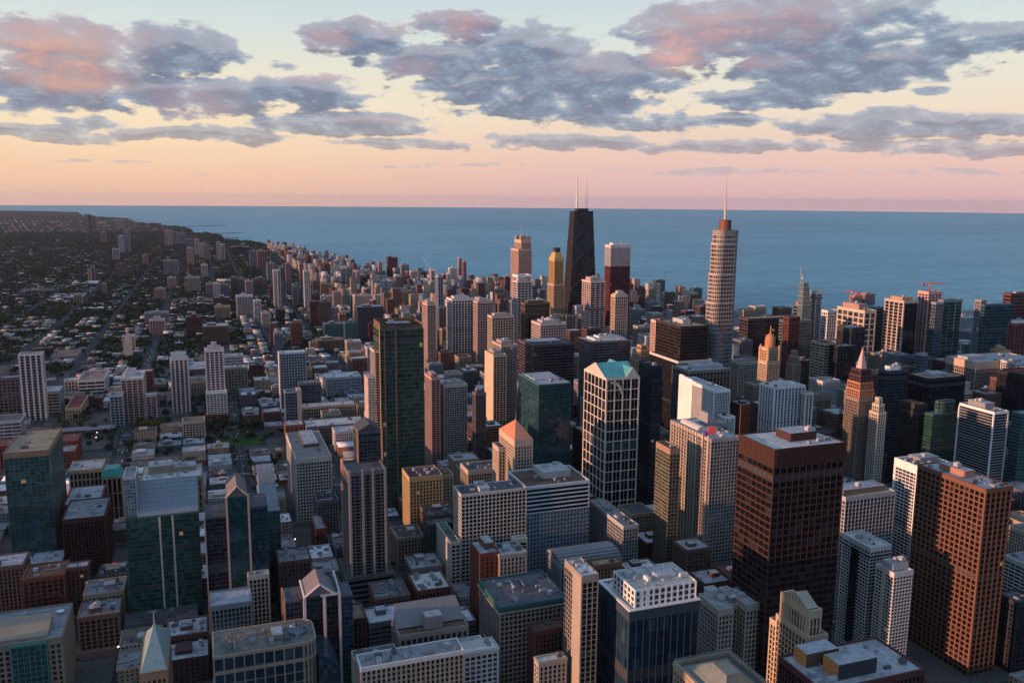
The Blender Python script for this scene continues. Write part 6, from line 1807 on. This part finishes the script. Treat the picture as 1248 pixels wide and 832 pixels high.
for f in singles:
    r2_ = random.Random(f['r'])
    x0, x1, y0, y1, h = f['x0'], f['x1'], f['y0'], f['y1'], f['h']
    cn, cc = LOW_COL[r2_.randrange(len(LOW_COL))]
    rn, _rc = LOW_ROOF[r2_.randrange(len(LOW_ROOF))]
    u, v, dpt = project(((x0+x1)/2, (y0+y1)/2, h))
    nu = r2_.randrange(0, 4) if y0 < 2000 else r2_.randrange(0, 2)
    tall = 'tall' if h > 42 else ('mid-rise' if h > 22 else 'low')
    w_, d_ = x1-x0, y1-y0
    pent = r2_.random() < (.5 if y0 < 2200 else .2)
    stems = ['%s %s block with %s roof' % (tall, cn, rn), '%s %s building with flat %s roof' % (tall, cn, rn), '%s %s walled house block under a %s roof' % (tall, cn, rn)]
    root = empty('low_rise_building' if h <= 22 else 'mid_rise_building', ((x0+x1)/2, (y0+y1)/2, 0), unique(stems, place_words(u, v)), 'building')
    rc = rect(-w_/2, w_/2, -d_/2, d_/2)
    wm = punched(cc, r2_.choice([3.0, 3.6, 4.2]), r2_.choice([3.4, 3.8, 4.2]), r2_.choice([.42, .5, .6]))
    if h > 24 and y0 < 2100:
        tower(root, rc, .25, h, r2_.choice(['grid', 'stone', 'vert', 'horiz', 'stone']), cc, 'dark', _rc, cap=3)
    else:
        pb = MB().prism(rc, .2, h).ring(offs(rc, .12), offs(rc, -.5), h-.9, h+.9)
        n3 = r2_.random()
        pb.build('wall', wm, root)
        if n3 < .3 and w_ > 14:      # lower rear wing
            MB().box(-w_/2+.7, w_/2-.7, -d_/2+.7, d_/2-.7, h, h+.12).build('roof', ROOFM[rn], root)
            MB().box(-w_*.3, w_*.1, -d_*.2, d_*.3, h+.1, h+3.4).build('upper_storey', wm, root)
        else:
            MB().box(-w_/2+.6, w_/2-.6, -d_/2+.6, d_/2-.6, h, h+.12).build('roof', ROOFM[rn], root)
    a, c = r2_.uniform(.1, .55), r2_.uniform(.15, .55)
    gear(root, -w_/2, w_/2, -d_/2, d_/2, h+.12, nu, f['r'], (a, a+.3, c, c+.3, r2_.uniform(2.5, 4.5)) if pent else None, cc, s=.8)

# the rest of the roofs, and the countless houses beyond, are one mass
def tint_mat():
    m, k, b = principled('house_walls_and_roofs')
    at_ = k.new('ShaderNodeVertexColor', layer_name='tint').outputs['Color']
    tc = k.new('ShaderNodeNewGeometry')
    pos, nrm = tc.outputs['Position'], tc.outputs['Normal']
    nz = k.m('GREATER_THAN', k.m('ABSOLUTE', k.sep(nrm)[2]), 0.5)
    x, y, z = k.sep(pos)
    a = k.m('FRACT', k.m('MULTIPLY', k.m('ADD', k.m('ADD', x, y), 50000.3), 1/4.0))
    c = k.m('FRACT', k.m('MULTIPLY', z, 1/3.6))
    w = k.m('MULTIPLY', k.m('MULTIPLY', k.m('GREATER_THAN', a, .28), k.m('LESS_THAN', a, .74)), k.m('MULTIPLY', k.m('GREATER_THAN', c, .3), k.m('LESS_THAN', c, .75)))
    w = k.m('MULTIPLY', w, k.m('SUBTRACT', 1.0, nz))
    g = k.noise(pos, .09, 4.0, .65)[0]
    cc = k.v('SCALE', at_)
    k.l.new(k.mr(g, .3, .7, .65, 1.3), cc.node.inputs['Scale'])
    k.l.new(k.mix(w, cc, (.02, .024, .03, 1)), b.inputs['Base Color'])
    b.inputs['Roughness'].default_value = .95
    b.inputs['Specular IOR Level'].default_value = .2
    return m


def mass(name, boxes, label, cat):
    """boxes: x0, x1, y0, y1, z1, wall colour, roof colour"""
    n = len(boxes)
    V = np.zeros((n, 8, 3), np.float32)
    B = np.array([b_[:5] for b_ in boxes], np.float32)
    for q in range(8):
        V[:, q, 0] = np.where(q % 4 in (0, 3), B[:, 0], B[:, 1])
        V[:, q, 1] = np.where(q % 4 in (0, 1), B[:, 2], B[:, 3])
        V[:, q, 2] = 0.05 if q < 4 else B[:, 4]
    F = np.array([[4, 5, 6, 7], [0, 1, 5, 4], [1, 2, 6, 5], [2, 3, 7, 6], [3, 0, 4, 7]], np.int32)
    FF = (F[None]+(np.arange(n, dtype=np.int32)*8)[:, None, None]).reshape(-1, 4)
    me = bpy.data.meshes.new(name)
    me.vertices.add(n*8)
    me.vertices.foreach_set('co', V.ravel())
    me.loops.add(FF.size)
    me.loops.foreach_set('vertex_index', FF.ravel())
    me.polygons.add(len(FF))
    me.polygons.foreach_set('loop_start', np.arange(0, FF.size, 4, dtype=np.int32))
    me.polygons.foreach_set('loop_total', np.full(len(FF), 4, np.int32))
    col = np.ones((n, 5, 4, 4), np.float32)
    W_ = np.array([b_[5] for b_ in boxes], np.float32)
    R_ = np.array([b_[6] for b_ in boxes], np.float32)
    col[:, :, :, :3] = W_[:, None, None, :]
    col[:, 0, :, :3] = R_[:, None, :]
    ca = me.color_attributes.new('tint', 'FLOAT_COLOR', 'CORNER')
    ca.data.foreach_set('color', col.ravel())
    me.update()
    me.validate()
    me.materials.append(tint_mat())
    o = bpy.data.objects.new(name, me)
    C.objects.link(o)
    o['kind'] = 'stuff'
    o['label'] = label
    o['category'] = cat
    return o


boxes = []
for f in rest:
    r2_ = random.Random(f['r'])
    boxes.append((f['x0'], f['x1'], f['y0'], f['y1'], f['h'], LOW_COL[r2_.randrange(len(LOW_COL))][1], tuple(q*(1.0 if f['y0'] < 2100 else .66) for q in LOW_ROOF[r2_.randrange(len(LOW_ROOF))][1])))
rg = random.Random(8)
sp = []
y = 3000.0
while y < 15000:
    step = 24+y*.0032
    x = -.235*y-80
    xe = min(.19*y+200, 900)
    while x < xe:
        if rg.random() < (.50 if y < 7000 else .30):
            px_, py_ = x+rg.uniform(-8, 8), y+rg.uniform(-8, 8)
            nearNS = min(abs(px_-q) for q in NS) < 16
            if not nearNS and in_land(px_, py_) and in_view(px_, py_, 0, 10) and (y > 6760 or px_ < -1480):
                w_ = rg.uniform(8, 15)*(1+y/9000)
                d_ = rg.uniform(8, 18)*(1+y/9000)
                h_ = rg.uniform(6, 11)
                if rg.random() < .06: w_, d_, h_ = w_*2.6, d_*2.2, 10
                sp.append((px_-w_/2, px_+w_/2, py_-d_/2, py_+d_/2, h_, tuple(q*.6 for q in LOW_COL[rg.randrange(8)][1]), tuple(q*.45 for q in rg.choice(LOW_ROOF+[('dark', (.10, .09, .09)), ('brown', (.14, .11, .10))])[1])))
        x += step
    y += step*1.3
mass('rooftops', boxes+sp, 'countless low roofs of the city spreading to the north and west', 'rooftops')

# ------------------------------------------------------------------ trees
def leaf_mat(name, col):
    m, k, b = principled(name)
    oi = k.new('ShaderNodeObjectInfo').outputs['Random']
    pos = k.new('ShaderNodeNewGeometry').outputs['Position']
    g = k.noise(pos, .35, 3.0, .6)[0]
    g2 = k.noise(pos, .02, 3.0, .6)[0]
    cc = k.v('SCALE', col)
    k.l.new(k.m('ADD', k.m('ADD', k.mr(g, .3, .7, .55, 1.25), k.m('MULTIPLY', k.m('SUBTRACT', oi, .5), .5)), k.m('SUBTRACT', g2, .5)), cc.node.inputs['Scale'])
    k.l.new(cc, b.inputs['Base Color'])
    b.inputs['Roughness'].default_value = .9
    b.inputs['Specular IOR Level'].default_value = .12
    return m


LEAF = leaf_mat('foliage', (.030, .056, .030))
GOLD = leaf_mat('yellow_foliage', (.17, .13, .02))
BARK = wall((.07, .055, .045))


def crown_arrays(rg_, n, r, h, zc, size):
    """leaf quads scattered through a lumpy crown"""
    lumps = [(rg_.gauss(0, r*.45), rg_.gauss(0, r*.45), zc+rg_.uniform(-.3, .35)*h, r*rg_.uniform(.38, .62)) for _ in range(7)]
    v, f = [], []
    for _ in range(n):
        lx, ly, lz, lr = lumps[rg_.randrange(7)]
        d = Vector((rg_.gauss(0, 1), rg_.gauss(0, 1), rg_.gauss(0, 1))).normalized()
        p = Vector((lx, ly, lz))+d*(lr*rg_.uniform(.6, 1.0))
        nrm = (d+Vector((rg_.gauss(0, .6), rg_.gauss(0, .6), rg_.gauss(.2, .6)))).normalized()
        a = nrm.orthogonal().normalized()
        c = nrm.cross(a)
        s = size*rg_.uniform(.6, 1.3)
        b_ = len(v)
        for (q, w_) in ((-1, -.7), (.8, -1), (1, .7), (-.7, 1)):
            v.append(tuple(p+a*(q*s)+c*(w_*s)))
        f.append((b_, b_+1, b_+2, b_+3))
    return v, f


def tree_kind(seed, leaf):
    r2_ = random.Random(seed)
    h = r2_.uniform(10, 13)
    c = MB()
    c.v, c.f = crown_arrays(r2_, 150, 3.6, 6.0, h*.66, .85)
    tr_ = MB()
    tr_.tube((0, 0, 0), (.2, .1, h*.5), .34, .2, 7)
    for q in range(5):
        t = 2*math.pi*q/5+r2_.random()
        tr_.tube((.15, .1, h*(.34+.03*q)), (2.0*math.cos(t), 2.0*math.sin(t), h*.72), .14, .05, 5)
    return c.mesh('crown', leaf), tr_.mesh('trunk', BARK)


KINDS = [tree_kind(s, LEAF) for s in range(5)]
KG = [tree_kind(s, GOLD) for s in (21, 22)]


def plant(x, y, k_, label, group, s=1.0, rz=0.0):
    r_ = empty('tree', (x, y, .2), label, 'tree', group)
    r_.scale = (s, s, s)
    r_.rotation_euler = (0, 0, rz)
    for nm, me in (('crown', k_[0]), ('trunk', k_[1])):
        o = bpy.data.objects.new(nm, me)
        C.objects.link(o)
        o.parent = r_


rg = random.Random(17)
nt = 0
for (x0, x1, y0, y1) in LAWNS:
    for _ in range(9):
        x, y = rg.uniform(x0, x1), rg.choice([y0+3, y1-3, rg.uniform(y0, y1)])
        plant(x, y, KINDS[rg.randrange(5)], 'round green tree at the edge of a lawn', 'trees around the lawns', rg.uniform(.8, 1.4), rg.uniform(0, 6))
        nt += 1
for i in range(12):
    p = at(168+i*3.2, 522+rg.uniform(-1.5, 2), 0)
    plant(p.x, p.y, KG[i % 2] if 2 < i < 9 else KINDS[i % 5], 'golden yellow tree in the row behind the lawn' if 2 < i < 9 else 'dark green tree flanking the golden row behind the lawn', 'row of trees behind the lawn', rg.uniform(1.1, 1.6), rg.uniform(0, 6))
for i in range(8):
    p = at(250+rg.uniform(0, 60), 524+rg.uniform(-6, 4), 0)
    plant(p.x, p.y, KINDS[i % 5], 'dark tree in the small square below the white balcony tower', 'trees of the small square', rg.uniform(1.2, 1.8), rg.uniform(0, 6))
for i in range(14):
    p = at(372+rg.uniform(0, 26), 420-rg.uniform(-2, 14), 0)
    plant(p.x, p.y, KINDS[i % 5], 'tree in the leafy square behind the red brick tower', 'trees of the leafy square', rg.uniform(1.4, 2.2), rg.uniform(0, 6))
for st_x, wv, nm in ((-132, 16, 'the wide avenue'), (158, 15, 'the straight street at centre left'), (38, 11, 'the tree-lined street left of centre')):
    for y in range(640, 2500, 26):
        for s in (-1, 1):
            if rg.random() < .62 and nt < 235:
                x = st_x+s*wv
                if clear_lot(dict(x0=x-3, x1=x+3, y0=y-3, y1=y+3), 0):
                    plant(x, y+rg.uniform(-5, 5), KINDS[rg.randrange(5)], 'street tree on the %s pavement of %s' % ('left' if s < 0 else 'right', nm), 'street trees', rg.uniform(.65, 1.15), rg.uniform(0, 6))
                    nt += 1
TV, TF, base_ = [], [], 0
tm = []
for s in range(6):
    v, f = crown_arrays(random.Random(100+s), 26, 4.2, 5.0, 5.5, 1.7)
    tm.append((np.array(v, np.float32), np.array(f, np.int32)))


def scatter(x, y, s, flat=1.0):
    global base_
    v, f = tm[rg.randrange(6)]
    t = rg.uniform(0, 6.28)
    c, sn = math.cos(t), math.sin(t)
    q = np.empty_like(v)
    q[:, 0] = (v[:, 0]*c-v[:, 1]*sn)*s+x
    q[:, 1] = (v[:, 0]*sn+v[:, 1]*c)*s+y
    q[:, 2] = v[:, 2]*s*flat+.2
    TV.append(q)
    TF.append(f+base_)
    base_ += len(v)


for (x, y) in TREES_AT:
    if in_view(x, y, 5, 5):
        scatter(x, y, rg.uniform(.8, 1.5))
for _ in range(26000):
    y = 1400+8600*rg.random()**1.15
    x = rg.uniform(-.235*y-60, min(.20*y+250, 820 if y > 2500 else 420))
    if y < 2300 and rg.random() < .75:
        continue
    if min(abs(x-q) for q in NS) < 14 and y < 6800:
        continue
    if in_land(x, y) and in_view(x, y, 5, 5) and not any(a[0] < x < a[1] and a[2] < y < a[3] for a in FOOT):
        scatter(x, y, rg.uniform(.8, 1.5)*(1+max(0, y-2500)/6500), 1/(1+max(0, y-2500)/9000))
for _ in range(13000):
    y = 9000+14500*rg.random()
    x = rg.uniform(-.235*y-100, min(.06*y+600, 900))
    if in_land(x, y) and in_view(x, y, 5, 5):
        scatter(x, y, rg.uniform(2.2, 4.5), .16)
# the lakefront park: a dense belt of trees inside the shore
for i in range(7, 24):
    p, q = coast[i], coast[i+1]
    d = (q-p)
    L_ = d.length
    d /= L_
    nr = Vector((d.y, -d.x))
    if nr.x > 0: nr = -nr
    for _ in range(int(L_/9)):
        w_ = p+d*rg.uniform(0, L_)+nr*(rg.random()**1.3*(230 if i < 21 else 60)+14)
        if in_land(w_.x, w_.y):
            scatter(w_.x, w_.y, rg.uniform(1.1, 2.0))
V = np.concatenate(TV)
F = np.concatenate(TF)
me = bpy.data.meshes.new('tree_canopy')
me.vertices.add(len(V))
me.vertices.foreach_set('co', V.ravel())
me.loops.add(F.size)
me.loops.foreach_set('vertex_index', F.ravel())
me.polygons.add(len(F))
me.polygons.foreach_set('loop_start', np.arange(0, F.size, 4, dtype=np.int32))
me.polygons.foreach_set('loop_total', np.full(len(F), 4, np.int32))
me.update()
me.validate()
me.materials.append(LEAF)
o = bpy.data.objects.new('tree_canopy', me)
C.objects.link(o)
o['kind'] = 'stuff'
o['label'] = 'dark green tree cover of the northern neighbourhoods and the lakefront park'
o['category'] = 'trees'

# ------------------------------------------------------------------ cars, street lamps, small things
def car_mesh(mat):
    b_ = MB()
    b_.prism([(-.9, -2.2), (.9, -2.2), (.9, 2.2), (-.9, 2.2)], .35, .95, [(-.86, -2.1), (.86, -2.1), (.86, 2.1), (-.86, 2.1)])
    b_.prism([(-.82, -1.6), (.82, -1.6), (.82, 1.0), (-.82, 1.0)], .95, 1.5, [(-.66, -1.15), (.66, -1.15), (.66, .45), (-.66, .45)])
    for s in (-1, 1):
        for t in (-1.35, 1.35):
            b_.tube((s*.62, t, .34), (s*.92, t, .34), .34, n=10)
    return b_.mesh('car', mat)


CARS = [(n, car_mesh(wall(c, .35))) for n, c in (('white', (.70, .70, .70)), ('black', (.02, .02, .022)), ('silver', (.42, .43, .45)), ('red', (.35, .03, .03)), ('yellow', (.60, .38, .03)), ('dark blue', (.03, .05, .12)))]
rg = random.Random(3)
for st_x, lanes, nm in ((-132, (-8, -5, -1.8, 1.8, 5, 8), 'the wide avenue at left'), (158, (-8, -5, -1.8, 1.8, 5, 8), 'the straight street at centre left'), (38, (-5.2, -1.8, 1.8, 5.2), 'the tree-lined street left of centre')):
    y = 700
    while y < 2300:
        for ln in lanes:
            if rg.random() < .17:
                n_, me = CARS[rg.choice([0, 0, 1, 1, 2, 2, 3, 4, 5])]
                o = bpy.data.objects.new('car', me)
                C.objects.link(o)
                o.location = (st_x+ln, y+rg.uniform(-4, 4), .18)
                o.rotation_euler = (0, 0, 0 if ln > 0 else math.pi)
                o['label'] = '%s car driving on %s' % (n_, nm)
                o['category'] = 'car'
                o['group'] = 'cars on '+nm
        y += 13
WARM, COOL = glow((1.0, .45, .10), 8.0), glow((.85, .92, 1.0), 4.0)
for (u, v, col, lab) in [(354, 664, WARM, 'lit orange street lamp at the crossing left of centre, nearer of two'), (358, 657, WARM, 'lit orange street lamp at the crossing left of centre, farther of two'), (404, 672, WARM, 'lit orange street lamp beside the dark gabled block'), (405, 663, WARM, 'lit orange lamp above the lamp by the dark gabled block'),
                         (117, 527, COOL, 'lit white street lamp on the wide avenue, upper one'), (116, 533, WARM, 'lit yellow street lamp on the wide avenue, lower one'), (148, 794, WARM, 'lit orange street lamp in the dark street at lower left'), (142, 788, COOL, 'pale street lamp in the dark street at lower left'),
                         (785, 645, WARM, 'lit orange lamp in the canyon right of the teal-roofed tower, upper one'), (788, 651, WARM, 'lit orange lamp in the canyon right of the teal-roofed tower, lower one'), (323, 515, WARM, 'lit lamp beside the straight street, near the lawn'), (456, 706, WARM, 'lit lamp on the corner below the twin-shaft tower')]:
    p = at(u, v, 7.2)
    l_ = empty('street_lamp', (p.x, p.y, .2), lab, 'street lamp')
    MB().tube((0, 0, 0), (0, 0, 7.4), .12, .07, 6).tube((0, 0, 7.3), (1.4, 0, 7.6), .06, .05, 5).build('pole', wall(K['dgrey']), l_)
    MB().lathe([(.1, 7.0), (.62, 7.05), (.62, 7.45), (.3, 7.65)], 10, 1.4, 0).build('lamp_head', col, l_)
for (u, v, lab) in [(132, 676, 'red tail light pair of a stopped van, upper'), (140, 686, 'red tail light pair of a stopped van, lower'), (498, 682, 'red lit delivery truck in the street below the yellow-tan block')]:
    p = at(u, v, 0)
    t_ = empty('delivery_truck', (p.x, p.y, .2), lab.replace('red tail light pair of a stopped van', 'dark van with glowing red tail lights in the street at left'), 'truck')
    tb = MB()
    tb.box(-1.2, 1.2, -3.0, 2.2, .6, 3.2).prism(rect(-1.1, 1.1, 2.3, 4.0), .6, 2.5, rect(-1.0, 1.0, 2.3, 3.4))
    tb.build('body', wall((.25, .02, .02) if 'truck' in lab else (.05, .05, .06)), t_)
    for s in (-1, 1):
        for yy in (-2.0, 3.0):
            MB().tube((s*.8, yy, .45), (s*1.2, yy, .45), .45, n=10).build('wheel', wall(K['black']), t_)
        MB().box(s*.9-.25, s*.9+.25, -3.12, -3.0, 1.0, 1.5).build('tail_light', glow((1.0, .03, .02), 9.0), t_)
p = at(433, 728, 8)
bb = empty('billboard', (p.x, p.y, 0), 'small pink and white billboard panel standing below the twin-shaft tower', 'billboard')
MB().box(-4.5, 4.5, -.3, .1, 6, 17).build('panel', wall((.62, .42, .45)), bb)
MB().box(-4.1, 4.1, -.42, -.31, 6.5, 10.5).build('poster_band', wall((.55, .60, .70)), bb)
MB().box(-3.4, -1.2, -.44, -.33, 12.2, 14.8).box(-.6, .9, -.44, -.33, 12.0, 14.6).box(1.5, 3.4, -.44, -.33, 12.4, 14.9).build('poster_print', wall((.14, .10, .22)), bb)
for x in (-3.5, 3.5):
    MB().tube((x, 0, .2), (x, 0, 6), .2, n=6).build('post', wall(K['dgrey']), bb)
